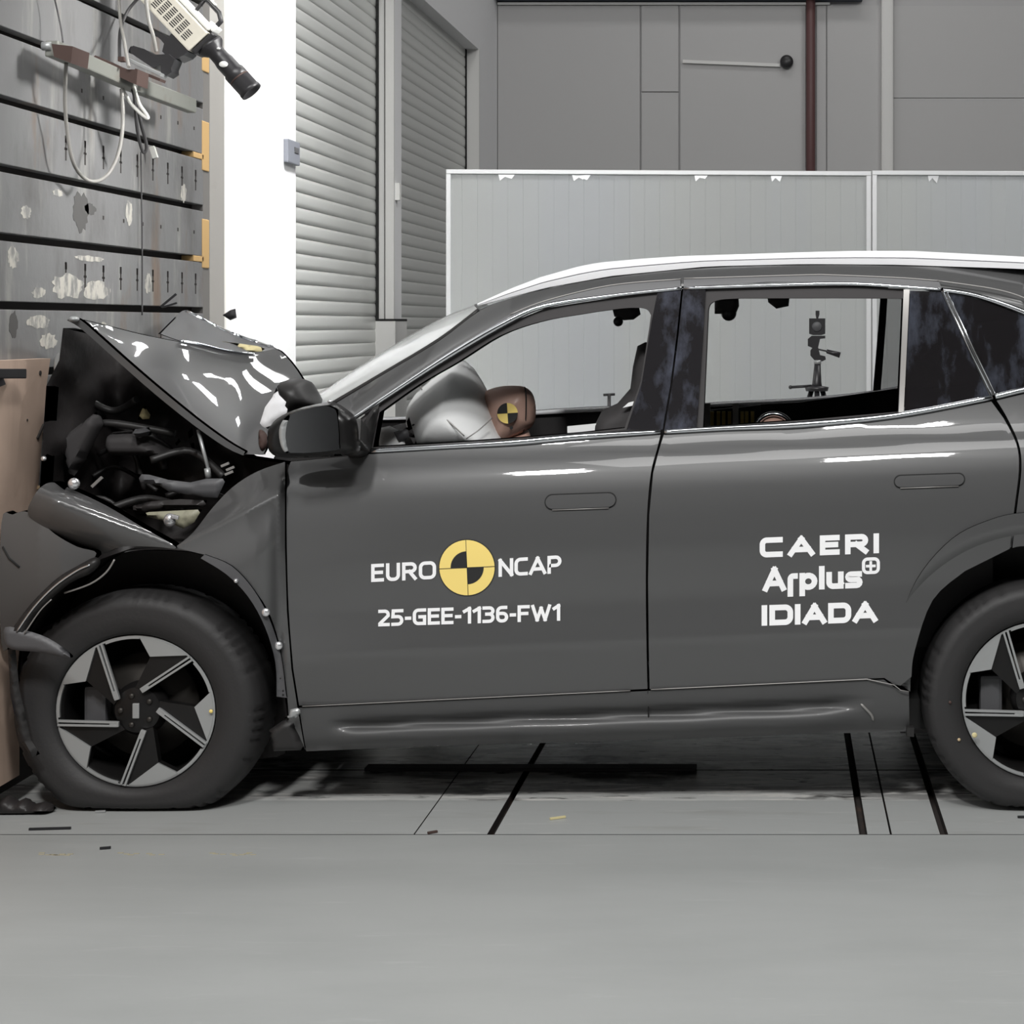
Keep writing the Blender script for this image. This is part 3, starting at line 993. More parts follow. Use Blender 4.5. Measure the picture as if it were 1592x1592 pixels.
def loft(name, near, m, parent, bulge=0.0, n=14, cz=0.0, center=None, faredge=None):
    """sheet spanning the car from a near-side edge to its mirror twin"""
    bm = bmesh.new()
    rows = []
    for i, p in enumerate(near):
        p = Vector(p)
        row = []
        for k in range(n + 1):
            t = -1 + 2 * k / n
            y = YC + (YC - p.y) * t
            if center:
                c = Vector(center[i])
                e = Vector(faredge[i]) if (faredge and t > 0) else p
                q = c + (Vector((e.x, 0, e.z)) - Vector((c.x, 0, c.z))) * (t * t)
                row.append(bm.verts.new((q.x, y, q.z)))
            else:
                row.append(bm.verts.new((p.x + bulge * (1 - t * t), y, p.z + cz * (1 - t * t))))
        rows.append(row)
    for a, b in zip(rows, rows[1:]):
        for k in range(n):
            f = bm.faces.new((a[k], a[k + 1], b[k + 1], b[k])); f.smooth = True
    bmesh.ops.recalc_face_normals(bm, faces=bm.faces[:])
    me = bpy.data.meshes.new(name)
    bm.to_mesh(me); bm.free()
    return link(name, me, m, parent)


YR = 5.80
roof_near = [P(u, v, YR) for u, v in spl([(745, 480), (793, 462), (850, 446), (950, 428), (1101, 413), (1250, 409), (1393, 410), (1592, 416), (1800, 432), (1950, 455), (2075, 510)], 3)]
loft('roof', roof_near, 'paint', car, cz=0.012)
loft('tailgate', [P(u, v, 5.66) for u, v in ((2080, 512), (2120, 560), (2180, 620), (2232, 720), (2242, 900), (2225, 1080))], 'paint', car, bulge=0.06)
wn = spl([(510, 632), (595, 582), (683, 529), (745, 482)], 4)
wc = spl([(492, 622), (585, 557), (690, 496), (750, 472)], 4)
loft('windscreen', [P(u, v, 5.83) for u, v in wn], 'glass', car, center=[P(u, v, YC) for u, v in wc], faredge=[farmap(u, v, 5.83) for u, v in wn])
MB().tube([P(u, v, 5.826) for u, v in wn], 0.008, 8).build('windscreen_seal', 'black_plastic', car)

# ---- roof rail
top = lerp_curve([(742, 472), (793, 449), (840, 431), (900, 414), (933, 408), (1000, 402), (1061, 398), (1250, 392), (1325, 390), (1418, 390), (1592, 399), (1800, 414), (1960, 440)])
bot = lerp_curve([(742, 476), (793, 462), (850, 447), (950, 429), (1101, 414), (1250, 410.5), (1393, 411.5), (1592, 418), (1800, 433), (1960, 452)])


def rail(far):
    s = MB()
    prev = None
    for u in list(range(742, 1000, 14)) + list(range(1000, 1961, 30)):
        y = 5.775
        a, b = top(u), bot(u)
        c = [P(u, a, y), P(u, a + (b - a) * 0.46, y - 0.004), P(u, a + (b - a) * 0.52, y + 0.006), P(u, a + (b - a) * 0.58, y - 0.006), P(u, b, y - 0.004)]
        c = c + [c[4] + Vector((0, 0.03, 0)), c[0] + Vector((0, 0.024, 0))]
        if far: c = [Vector((p.x, 2 * YC - p.y, p.z)) for p in c]
        r = [s.bm.verts.new(p) for p in c]
        if prev:
            for k in range(7):
                s.bm.faces.new((prev[k], prev[(k + 1) % 7], r[(k + 1) % 7], r[k]))
        else:
            s.bm.faces.new(r)
        prev = r
    s.bm.faces.new(prev)
    return s.build('roof_rail', 'rail', car)


rail(False); rail(True)

# ---- A pillar and cant rail
up_e = spl([(514, 632), (595, 583), (683, 530), (745, 484), (793, 464), (850, 449.5), (950, 431.5), (1101, 416.5), (1250, 412.5), (1393, 413.5), (1592, 420), (1750, 430), (1950, 460), (2085, 540)], 4)
lo_e = spl([(1708, 588), (1690, 556), (1645, 510), (1592, 481), (1519, 456), (1463, 447), (1405, 443), (1250, 438), (1061, 445), (950, 459), (850, 472), (793, 495), (698, 549), (604, 611), (548, 650)], 4)


def GU(u, v):
    # upper side: A pillar and cant rail curve over towards the roof
    b = lerp_curve([(548, 650), (604, 611), (698, 549), (793, 495), (850, 472), (950, 459), (1061, 445), (1250, 438), (1405, 443), (1592, 481), (1708, 588)])(u)
    t = max(0, b - v) / 40.0
    return G(u, v) + 0.012 + 0.05 * t * t


patch('pillar_and_cant_rail', up_e + lo_e + [(530, 652)], GU, 'paint', car, step=7, rim=0.05)
patch('pillar_and_cant_rail', up_e + lo_e + [(530, 652)], GU, 'interior', car, step=12, rim=0.02, far=True)
# pillar base towards the cowl
patch('pillar_base', [(500, 630), (514, 631), (552, 652), (575, 700), (573, 708), (452, 720), (470, 680)], lambda u, v: 5.66, 'black_plastic', car, step=20)

# door window frame strips
fs_top = [(1058, 434), (950, 443.5), (850, 467), (793, 489), (740, 521)]
fs_bot = [(740, 526), (793, 497), (850, 474.5), (950, 459), (1058, 446)]
patch('window_frame', spl(fs_top, 4) + spl(fs_bot, 4), lambda u, v: G(u, v) - 0.001, 'inner_grey', fd, step=7)
fr_top = [(1063, 433.5), (1250, 428), (1292, 428), (1400, 432.5), (1459, 436.5)]
fr_bot = [(1464, 448), (1405, 443.5), (1280, 438.5), (1192, 438.5), (1063, 446)]
patch('window_frame', fr_top + fr_bot, lambda u, v: G(u, v) - 0.001, 'inner_grey', rd, step=7)


def strip(name, pts, r, m, parent, radii=None, off=0.004, fl=1.0):
    c = spl(pts, 6)
    n = len(c)
    rr = [float(np.interp(i / (n - 1), np.linspace(0, 1, len(radii)), radii)) for i in range(n)] if radii else None
    return MB().tube([P(u, v, G(u, v) - off) for u, v in c], r, 10, 0, True, rr).build(name, m, parent)


strip('edge_highlight', [(1058, 434), (950, 443.5), (850, 467), (793, 489)], 0.0022, 'trim_grey', fd, off=0.002)  # pale beads stand in for the highlight along the door-top edge
strip('edge_highlight', [(1063, 433), (1250, 427.5), (1292, 427.5), (1400, 432), (1459, 436.5)], 0.0022, 'trim_grey', rd, off=0.002)
strip('edge_highlight', [(1459, 436.5), (1544, 449), (1592, 463), (1650, 490)], 0.0022, 'trim_grey', car, off=0.002)
strip('chrome_trim', [(548, 651), (604, 614), (698, 553), (793, 498), (850, 475), (950, 460), (1060, 448)], 0.008, 'chrome', fd, [0.008, 0.009, 0.011, 0.009, 0.006, 0.005])
strip('chrome_trim', [(1063, 448), (1250, 442), (1330, 441.5), (1405, 446), (1463, 450)], 0.006, 'chrome', rd, [0.005, 0.007, 0.006, 0.004])
strip('chrome_trim', [(1466, 451), (1519, 460), (1592, 486), (1640, 512), (1688, 560)], 0.006, 'chrome', car)
strip('chrome_trim', [(576, 701), (700, 694), (800, 688), (900, 679), (1027, 671.5)], 0.008, 'chrome', fd, [0.008, 0.008, 0.0105, 0.011, 0.006])
strip('chrome_trim', [(1033, 671.5), (1126, 666), (1250, 660), (1393, 646), (1543, 618)], 0.008, 'chrome', rd, [0.007, 0.008, 0.011, 0.009, 0.008])
strip('chrome_trim', [(1547, 617), (1592, 606), (1650, 594), (1700, 585)], 0.009, 'chrome', car)
for pts in ([(576, 701), (700, 694), (800, 688), (900, 679), (1027, 671.5)], [(1033, 671.5), (1126, 666), (1250, 660), (1393, 646), (1543, 618)]):
    c = [P(u, v, G(u, v) - 0.004) for u, v in spl(pts, 4)]
    c = [farmap(u, v, G(u, v) - 0.004) for u, v in spl(pts, 4)]
    MB().tube([p + Vector((0, 0, .004)) for p in c], 0.011, 8).build('chrome_trim', 'chrome', car)
    MB().tube([p + Vector((0, -.05, .004)) for p in c], 0.010, 8).build('sill_cap', 'rail', car)

# black inner frames of the two window openings
FO = [(553, 656), (604, 618), (698, 557), (793, 502), (850, 479), (950, 463), (1023, 452), (1014, 500), (1000, 594), (975, 668), (900, 676), (800, 684), (700, 691), (576, 698)]
FI = spl([(590, 641), (651, 598), (711, 563), (777, 522), (840, 500), (900, 489), (950, 481.5), (985, 478.5), (1005, 481), (1012, 490)], 4) + [(1010, 505), (996, 594), (971, 665.5), (900, 673.5), (800, 681.5), (700, 688.5), (580, 695.5)]
patch('window_seal', FO, lambda u, v: G(u, v) + 0.008, 'interior', fd, holes=[FI], step=9, rim=0.07)
patch('window_seal', FO[:6] + [(1020, 452), (1010, 500), (992, 594), (966, 669)] + FO[10:], lambda u, v: G(u, v) + 0.008, 'interior', car, holes=[[(q[0] - (9 if q[0] > 960 else 0), q[1] - (4 if q[1] < 640 and q[0] > 860 else 0)) for q in FI]], step=14, rim=0.02, far=True)
RO = [(1095, 447), (1250, 443), (1407, 449), (1399, 644), (1250, 657), (1126, 665), (1080, 668)]
RI = spl([(1101, 482), (1105, 472), (1120, 466), (1150, 464)], 4) + [(1300, 463.5), (1404, 464), (1396, 640), (1250, 653), (1126, 662), (1093, 664.5)]
patch('window_seal', RO, lambda u, v: G(u, v) + 0.008, 'interior', rd, holes=[RI], step=9, rim=0.07)
ROf = [(1046, 447), (1250, 440), (1420, 447), (1412, 644), (1250, 657), (1126, 665), (1040, 668)]
RIf = spl([(1056, 482), (1060, 470), (1075, 462), (1100, 459)], 4) + [(1300, 457), (1409, 458), (1398, 641), (1250, 653), (1126, 662), (1050, 666)]
patch('window_seal', ROf, lambda u, v: G(u, v) + 0.008, 'interior', car, holes=[RIf], step=14, rim=0.02, far=True)

# B pillar covers, upright bar, dark rear panes
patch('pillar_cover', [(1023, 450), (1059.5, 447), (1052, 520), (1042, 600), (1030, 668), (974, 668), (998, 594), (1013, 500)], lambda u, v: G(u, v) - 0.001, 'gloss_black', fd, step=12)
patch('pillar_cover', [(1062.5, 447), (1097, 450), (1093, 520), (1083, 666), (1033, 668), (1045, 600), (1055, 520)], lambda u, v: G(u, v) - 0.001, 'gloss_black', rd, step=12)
patch('pillar_cover', [(1018, 450), (1050, 447), (1048, 520), (1040, 666), (990, 668), (1004, 594), (1010, 500)], lambda u, v: G(u, v), 'interior', car, step=20, far=True)
patch('window_bar', [(1405, 450), (1414, 450), (1405, 641), (1397, 642)], lambda u, v: G(u, v) - 0.004, 'trim_grey', rd, step=10)
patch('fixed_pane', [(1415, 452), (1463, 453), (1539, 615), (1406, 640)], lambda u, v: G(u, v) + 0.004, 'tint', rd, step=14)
patch('pane_edge', [(1463, 452), (1472, 453), (1548, 613), (1539, 616)], lambda u, v: G(u, v) - 0.001, 'black_plastic', rd, step=10)
MB().tube([P(u, v, G(u, v) - 0.003) for u, v in ((1466, 453), (1504, 535), (1542, 614))], 0.0035, 8).build('pane_bead', 'chrome', rd)
MB().tube([P(u, v, G(u, v) - 0.003) for u, v in ((1472, 453), (1510, 534), (1547, 612))], 0.003, 8).build('pane_bead', 'chrome', car)
qg = [(1474, 455), (1519, 464), (1592, 490), (1640, 516), (1680, 556), (1694, 584), (1592, 604), (1548, 611)]
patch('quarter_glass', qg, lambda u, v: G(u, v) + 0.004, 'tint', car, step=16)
M['pale_glass'] = mat('pale_glass', (0.05, 0.055, 0.05), 0.1, alpha=0.55)
patch('window_bar', [(1410, 446), (1424, 446), (1414, 641), (1400, 644)], lambda u, v: G(u, v), 'interior', car, step=20, far=True)
patch('quarter_glass', [(1424, 452)] + qg + [(1415, 640)], lambda u, v: G(u, v) + 0.004, 'pale_glass', car, step=30, far=True)


def handle(u0, u1, v0, v1, skew, par):
    r = (v1 - v0) / 2
    pts = []
    for k in range(13):
        a = PI / 2 + PI * k / 12
        pts.append((u0 + r + r * math.cos(a), (v0 + v1) / 2 - r * math.sin(a)))
    for k in range(13):
        a = -PI / 2 + PI * k / 12
        pts.append((u1 - r + r * math.cos(a), (v0 + v1) / 2 - r * math.sin(a)))
    cu, cv = (u0 + u1) / 2, (v0 + v1) / 2
    f = lambda e: [(cu + (u - cu) * (1 + e / (u1 - u0) * 2), cv + (v - cv) * (1 + e / (v1 - v0) * 2) + skew * (u - cu)) for u, v in pts]
    h_ = patch('door_handle', f(-1.2), G, 'paint', par, step=5, rim=0.006, off=0.005)
    patch('handle_gap', f(0.6), G, 'dark', h_, step=6, rim=0, off=0.0012)
    lo = f(-0.6)[12:16] + f(-0.6)[12:13]
    a = f(0.5)
    MB().tube([P(u, v, G(u, v) - 0.003) for u, v in [a[12], a[13]]], 0.0018, 6).build('handle_edge', 'trim_grey', h_)


handle(847, 958, 767, 791, -0.035, fd)
handle(1390, 1500, 737, 757, -0.035, rd)

# ---- lettering: stroke glyphs cut as thin stickers
def arc(cx, cy, rx, ry, a0, a1, n=8):
    return [(cx + rx * math.cos(math.radians(a0 + (a1 - a0) * k / n)), cy + ry * math.sin(math.radians(a0 + (a1 - a0) * k / n))) for k in range(n + 1)]


def rrect(w, r=0.3, rv=None):
    rv = rv or r
    return arc(w - r, 1 - rv, r, rv, 0, 90) + arc(r, 1 - rv, r, rv, 90, 180) + arc(r, rv, r, rv, 180, 270) + arc(w - r, rv, r, rv, 270, 360) + [(w, 1 - rv)]


def glyph(ch, w):
    """strokes in a w x 1 box, y up"""
    if ch == 'E': return [[(w, 1), (0, 1), (0, 0), (w, 0)], [(0, .52), (w * .9, .52)]]
    if ch == 'U': return [[(0, 1), (0, .3)] + arc(.3, .3, .3, .3, 180, 270) + arc(w - .3, .3, .3, .3, 270, 360) + [(w, 1)]]
    if ch == 'R': return [[(0, 0), (0, 1)] + [(w - .28, 1)] + arc(w - .28, .74, .28, .26, 90, -90) + [(0, .48)], [(w * .5, .48), (w, 0)]]
    if ch == 'O': return [rrect(w)]
    if ch == 'N': return [[(0, 0), (0, 1), (w, 0), (w, 1)]]
    if ch == 'C': return [[(w, 1), (.3, 1)] + arc(.3, .7, .3, .3, 90, 180) + arc(.3, .3, .3, .3, 180, 270) + [(w, 0)]]
    if ch == 'A': return [[(0, 0), (w / 2, 1), (w, 0)], [(w * .17, .27), (w * .83, .27)]]
    if ch == 'P': return [[(0, 0), (0, 1), (w - .28, 1)] + arc(w - .28, .72, .28, .28, 90, -90) + [(0, .44)]]
    if ch == 'I': return [[(0, 0), (0, 1)]]
    if ch == 'D': return [[(0, 0), (0, 1), (w - .35, 1)] + arc(w - .35, .65, .35, .35, 90, 0) + arc(w - .35, .35, .35, .35, 0, -90) + [(0, 0)]]
    if ch == 'G': return [[(w, 1), (.3, 1)] + arc(.3, .7, .3, .3, 90, 180) + arc(.3, .3, .3, .3, 180, 270) + [(w, 0), (w, .5), (w * .55, .5)]]
    if ch == '2': return [[(0, 1), (w - .25, 1)] + arc(w - .25, .75, .25, .25, 90, 0) + [(w, .66), (0, .08), (0, 0), (w, 0)]]
    if ch == '5': return [[(w, 1), (0.03, 1), (0, .57), (w - .28, .57)] + arc(w - .28, .285, .28, .285, 90, -90) + [(0, 0)]]
    if ch == '-': return [[(0, .42), (w, .42)]]
    if ch == '1': return [[(0, .8), (w, 1), (w, 0)]]
    if ch == '3': return [[(0, 1), (w - .25, 1)] + arc(w - .25, .77, .25, .23, 90, -90) + [(w * .3, .54), (w - .27, .54)] + arc(w - .27, .27, .27, .27, 90, -90) + [(0, 0)]]
    if ch == '6': return [[(w * .9, 1), (.3, 1)] + arc(.3, .7, .3, .3, 90, 180) + arc(.28, .28, .28, .28, 180, 270) + arc(w - .28, .28, .28, .28, -90, 90) + [(0, .56)]]
    if ch == 'F': return [[(w, 1), (0, 1), (0, 0)], [(0, .5), (w * .85, .5)]]
    if ch == 'W': return [[(0, 1), (w * .26, 0), (w * .5, .85), (w * .74, 0), (w, 1)]]
    if ch == 'p': return [[(0, -.32), (0, .62)], arc(w / 2, .31, w / 2, .31, 0, 360, 18)]
    if ch == 'q': return [[(0, -.32), (0, .45)] + arc(.14, .45, .14, .17, 180, 90, 5) + [(w, .62)]]
    if ch == 'l': return [[(0, 0), (0, .95)]]
    if ch == 'u': return [[(0, .62), (0, .22)] + arc(.22, .22, .22, .22, 180, 270) + [(w - .1, 0), (w, .12)], [(w, .62), (w, 0)]]
    if ch == 's': return [[(w * .95, .60), (.16, .60)] + arc(.16, .46, .16, .14, 90, 270, 6) + [(w - .16, .32)] + arc(w - .16, .16, .16, .16, 90, -90, 6) + [(0, 0)]]
    if ch == '+': return [[(w / 2, -.1), (w / 2, 1.1)], [(-w * .1, .5), (w * 1.1, .5)]]
    return []


def ribbon(pts, t):
    """thick polyline -> list of quads (2-D)"""
    p = [np.array(q, float) for i, q in enumerate(pts) if i == 0 or math.hypot(q[0] - pts[i - 1][0], q[1] - pts[i - 1][1]) > 1e-6]
    closed = np.hypot(*(p[0] - p[-1])) < 1e-6
    if closed: p = p[:-1]
    else:
        e0, e1 = p[0] - p[1], p[-1] - p[-2]
        p[0] = p[0] + e0 / np.hypot(*e0) * t * .5
        p[-1] = p[-1] + e1 / np.hypot(*e1) * t * .5
    n = len(p)
    Lf, Rt = [], []
    for i in range(n):
        a = p[i - 1] if (i or closed) else None
        b = p[(i + 1) % n] if (i < n - 1 or closed) else None
        d1 = (p[i] - a) / np.hypot(*(p[i] - a)) if a is not None else None
        d2 = (b - p[i]) / np.hypot(*(b - p[i])) if b is not None else None
        if d1 is None: d1 = d2
        if d2 is None: d2 = d1
        n1, n2 = np.array([-d1[1], d1[0]]), np.array([-d2[1], d2[0]])
        m_ = n1 + n2
        L = np.hypot(*m_)
        m_ = n1 if L < 0.2 else m_ / L
        k = min(1.9, 1 / max(0.3, float(np.dot(m_, n1))))
        Lf.append(p[i] + m_ * t / 2 * k)
        Rt.append(p[i] - m_ * t / 2 * k)
    q = []
    for i in range(n if closed else n - 1):
        j = (i + 1) % n
        q.append((Lf[i], Rt[i], Rt[j], Lf[j]))
    return q


def split_sharp(pts):
    """break a stroke where it turns back on itself"""
    out, cur = [], [pts[0]]
    for i in range(1, len(pts)):
        cur.append(pts[i])
        if i < len(pts) - 1:
            d1 = np.array(pts[i]) - np.array(pts[i - 1]); d2 = np.array(pts[i + 1]) - np.array(pts[i])
            n1, n2 = np.hypot(*d1), np.hypot(*d2)
            if n1 > 1e-6 and n2 > 1e-6 and float(d1 @ d2) / (n1 * n2) < -0.25:
                out.append(cur)
                cur = [pts[i]]
    out.append(cur)
    return out


def lettering(text, u0, v0, u1, v1, hgt, t, widths, par, gap=None, dep=G, cap=1.0, mname='white_ink', offs=0.0016):
    """text from base-left (u0, v0) to base-right (u1, v1); hgt px tall, strokes t px thick; widths = per glyph width in px"""
    tot = sum(widths)
    L = math.hypot(u1 - u0, v1 - v0)
    ng = len(text) - 1
    gp = (L - tot) / ng if gap is None else gap
    ex = ((u1 - u0) / L, (v1 - v0) / L)
    bm = bmesh.new()
    x = 0
    kk = 0
    for ch, wd in zip(text, widths):
        iw = max(wd - t, 0.01)
        ih = hgt - t
        w_ = iw / ih
        for st in glyph(ch, w_):
          for piece in split_sharp([(a * ih, b * ih) for a, b in st]):
            kk += 1
            for q in ribbon(piece, t):
                vsx = []
                for a, b in q:
                    lx, ly = x + t / 2 + a, t / 2 + b
                    u = u0 + ex[0] * lx
                    v = v0 + ex[1] * lx - ly
                    vsx.append(bm.verts.new(P(u, v, dep(u, v) - offs - 0.00006 * (kk % 9))))
                f = bm.faces.new(vsx)
        x += wd + gp
    bmesh.ops.recalc_face_normals(bm, faces=bm.faces[:])
    for f in bm.faces:
        if f.normal.y > 0: f.normal_flip()
    me = bpy.data.meshes.new('lettering')
    bm.to_mesh(me); bm.free()
    o = link('lettering', me, mname, par)
    return o


lettering('EURO', 577, 905, 678, 900, 28, 5.4, [20, 22, 23, 27], fd)
lettering('NCAP', 775, 897, 873, 891, 28, 5.4, [23, 21, 27, 22], fd)
lettering('25-GEE-1136-FW1', 588, 974, 871, 965, 26, 5.2, [18, 19, 10, 21, 19, 19, 10, 13, 13, 19, 19, 10, 19, 31, 12], fd)
lettering('CAERI', 1181, 867, 1367, 860, 31, 8.6, [36, 41, 31, 36, 9], rd)
lettering('Aqplus', 1186, 920, 1341, 914, 38, 8.8, [36, 16, 28, 9, 27, 27], rd)
lettering('O', 1340, 893, 1368, 892, 26, 5.0, [28, ], rd, gap=0)
lettering('+', 1347, 887, 1361, 886.5, 13.5, 4.2, [13.5, ], rd, gap=0)
lettering('IDIADA', 1184, 973, 1364, 967, 32, 8.8, [9.5, 37, 9.5, 37, 36, 38], rd)
# round yellow and black target
ec, er, rot = (726, 882.5), 43, math.radians(2.5)


def sector(r0, r1, a0, a1, m, off, n=20, c=ec, dep=G, par=None, name='target_field'):
    pts = []
    for k in range(n + 1):
        a = a0 + (a1 - a0) * k / n + rot
        pts.append((c[0] + r1 * math.cos(a), c[1] - r1 * math.sin(a)))
    if r0 < 0.5:
        if a1 - a0 < 6: pts.append(c)
        else: pts = pts[:-1]
    return patch(name, pts, dep, m, par, step=9, rim=0, off=off)


tg = sector(0, er, 0, 2 * PI, 'yellow_ink', 0.0014, 48, par=fd, name='round_target')
sector(0, er + 1.5, 0, 2 * PI, 'black_ink', 0.0011, 48, par=tg, name='target_rim')
sector(0, 25.5, PI / 2, PI, 'black_ink', 0.0018, par=tg)
sector(0, 26, 1.5 * PI, 2 * PI, 'black_ink', 0.0018, par=tg)
s = MB()
for a in (rot, rot + PI / 2):
    for sg in (-1, 1):
        e = (ec[0] + sg * er * math.cos(a), ec[1] - sg * er * math.sin(a))
        s.tube([P(ec[0], ec[1], G(*ec) - 0.0016), P(e[0], e[1], G(*e) - 0.0016)], 0.0011, 4)
s.build('target_cross', 'black_ink', tg)

# ---- wheels
def wheel(cu, cv, Yf, rim_px, tyre_px, phase, flat_z=None, sx=1.0, seed=1):
    s_ = Yf / F
    c = P(cu, cv, Yf)
    R = rim_px * s_
    T = tyre_px * s_

    def W(a, r, d=0.0):
        """angle (rad, y up), radius as a share of R, depth into the wheel"""
        return c + Vector((r * R * math.cos(a) * sx, d, r * R * math.sin(a)))
    hub = MB()
    hub.lathe([(0, 0.012), (R * .16, 0.012), (R * .30, 0.022), (R * .36, 0.045), (R * .36, 0.07), (0, 0.07)], c, (0, 1, 0), 40)
    # rim barrel and lip
    for i in range(5):
        a0 = phase + i * 2 * PI / 5
        dg = math.radians
        pl = [W(a0 + dg(2), .97, .012), W(a0 + dg(26), .28, .014), W(a0 + dg(50), .30, .02), W(a0 + dg(31), .74, .012), W(a0 + dg(42), .975, .012), W(a0 + dg(28), .985, .012), W(a0 + dg(14), .98, .012)]
        hub.poly(pl, (0, 0.03, 0))
    wl_ = hub.build('wheel', 'gloss_black2', car, 0.6)
    rr = MB().lathe([(R * .94, 0.20), (R * .93, 0.03), (R * .955, 0.012), (R * 1.0, 0.006), (R * 1.01, 0.012), (R * 1.01, 0.20)], c, (0, 1, 0), 72, cap=False)
    for v in rr.bm.verts: v.co.x = c.x + (v.co.x - c.x) * sx
    rr.build('rim', 'gloss_black2', wl_)
    rr = MB().lathe([(R * .975, 0.0035), (R * .99, 0.003), (R * 1.0, 0.0045)], c, (0, 1, 0), 72, cap=False)
    for v in rr.bm.verts: v.co.x = c.x + (v.co.x - c.x) * sx
    rr.build('rim_edge', 'alloy', wl_)
    for i in range(5):
        a0 = phase + i * 2 * PI / 5
        dg = math.radians
        # two thin machined rails with a dark slot between them
        a, b = W(a0, .985, 0.004), W(a0 + dg(28), .29, 0.008)
        d = (b - a).normalized()
        n = d.cross(Vector((0, 1, 0))).normalized()
        s = MB()
        for k in (-1, 1):
            s.obox(a + n * k * R * .026, b + n * k * R * .022, R * .028, 0.012, 0, (0, 1, 0))
        s.obox(b - d * R * .10, b + d * R * .02, R * .07, 0.011, 0, (0, 1, 0))
        s.build('spoke_blade', 'alloy', wl_)
        pl = [W(a0 + dg(4 + 38 * k / 8), .975, .002) for k in range(9)] + [W(a0 + dg(31), .74, .004)]
        p2 = MB().poly(pl, (0, 0.012, 0))
        # thin alloy lip on from the insert to the next blade
        lip = [W(a0 + dg(42 + 26 * k / 6), .985, .003) for k in range(7)] + [W(a0 + dg(68 - 26 * k / 6), .955, .003) for k in range(7)]
        p2.poly(lip, (0, 0.008, 0))
        p2.build('alloy_insert', 'alloy', wl_)
    MB().box(c.x - R * .045, c.x + R * .045, c.y + 0.004, c.y + 0.013, c.z - R * .10, c.z + R * .10, 0, 0.003).build('hub_badge', 'alloy', wl_)
    s = MB()
    for i in range(5):
        q = W(phase + i * 2 * PI / 5 + 1.1, .20, 0.012)
        s.ball(q, 0.009, 0.006, 0.009, 0, 10)
    s.build('wheel_nut', 'brake', wl_)
    MB().lathe([(0, .10), (R * .70, .10), (R * .70, .13), (0, .13)], c, (0, 1, 0), 48).build('brake_disc', 'brake', wl_)
    MB().lathe([(0, .19), (R * .95, .19), (R * .95, .2), (0, .2)], c, (0, 1, 0), 32).build('backing_plate', 'dark', wl_)
    # caliper on the left
    q = W(math.radians(178), .60, .06)
    MB().box(q.x - .035, q.x + .035, q.y, q.y + .08, q.z - .06, q.z + .06, 0, 0.012).build('caliper', 'inner_grey', wl_)
    zf = flat_z if flat_z is not None else 0.0

    def rf(r, d):
        ang = math.atan2(d.z, d.x)
        k = 1.0
        if T * .955 < r < T * .999 and (ang * 36 / PI) % 1 < 0.17: r -= 0.008
        if d.z < -0.05 and r > R * 1.02:
            lim = (c.z - zf) / (-d.z)
            m_ = (r - R) / (T - R)
            lim2 = R + (lim - R) * m_ if lim > R else r
            r = -math.log(math.exp(-90 * r) + math.exp(-90 * lim2)) / 90
        return r
    prof_ = [(R * 1.0, .02), (R * 1.02, .0), (R * 1.06, -.012), (R + (T - R) * .45, -.020), (R + (T - R) * .62, -.017), (R + (T - R) * .68, -.0175), (R + (T - R) * .85, -.006), (T * .965, .006), (T * .985, .018), (T * .995, .035),
             (T, .06), (T, .16), (T * .99, .195), (T * .965, .21), (R + (T - R) * .5, .235), (R * 1.02, .215), (R, .2)]
    ty = MB().lathe(prof_, c, (0, 1, 0), 216, 0, rf, False)
    for v in ty.bm.verts: v.co.x = c.x + (v.co.x - c.x) * sx
    ty = ty.build('tyre', 'tyre', wl_)
    return wl_, W


M['gloss_black2'] = mat('wheel_black', (0.010, 0.0095, 0.0095), 0.3, 0, 0, 0.35)
w1, W1 = wheel(210, 1106, 5.53, 118, 186, math.radians(117), 0.0, 1.05)
w2, W2 = wheel(1618, 1089, 5.53, 122, 183, math.radians(117), 0.0, 1.0)
MB().ball(P(328, 1106, 5.525), .006, .004, .006).build('yellow_dot', 'yellow_ink', w1)
for u, v, r, m_ in ((1515, 1143, .0085, 'edge_yellow'), (1491, 1150, .005, 'splinter'), (1477, 1092, .005, 'rust')):
    MB().ball(P(u, v, 5.51), r, .003, r).build('paint_dot', m_, w2)
# wheels on the far side
for cu, cv in ((210, 1106), (1618, 1089)):
    c = P(cu, cv, 5.53)
    c.y = 2 * YC - 5.53
    zz = [0.0]
    T = 0.355
    t_ = MB().lathe([(0.0, -.05), (.2, -.05), (.24, -.2), (.3, -.21), (T - .02, -.2), (T, -.16), (T, -.04), (T - .02, 0), (.25, .01), (.22, -.02), (0, -.03)], c, (0, 1, 0), 64, 0,
                     lambda r, d: min(r, c.z / -d.z) if d.z < -.05 else r)
    t_.build('wheel', 'tyre', car, 0.6)

# ---- inner arches, underbody, interior shell
rear_liner = circ(1618, 1086, 262, 40, 0, PI)
patch('wheel_arch_liner', [(1400, 1140), (1390, 1060)] + rear_liner[::-1] + [(1850, 1140)], lambda u, v: 5.80, 'bay', car, step=30)
lin = MB()
prevv = None
for u, v in circ(1618, 1086, 242, 30, -0.1, PI + 0.1):
    a, b = P(u, v, 5.53), P(u, v, 5.53) + Vector((0, .27, 0))
    r = [lin.bm.verts.new(a), lin.bm.verts.new(b)]
    if prevv: lin.bm.faces.new((prevv[0], prevv[1], r[1], r[0]))
    prevv = r
lin.build('wheel_arch_liner', 'bay', car)
x0, x1 = P(480, 0, 5.7).x, P(2180, 0, 5.7).x
MB().box(x0, x1, 5.66, 2 * YC - 5.66, 0.225, 0.32).build('underbody', 'dark', car)
MB().box(P(200, 0, 5.9).x, x0, 5.9, 2 * YC - 5.9, 0.24, 0.5).build('subframe', 'dark', car)
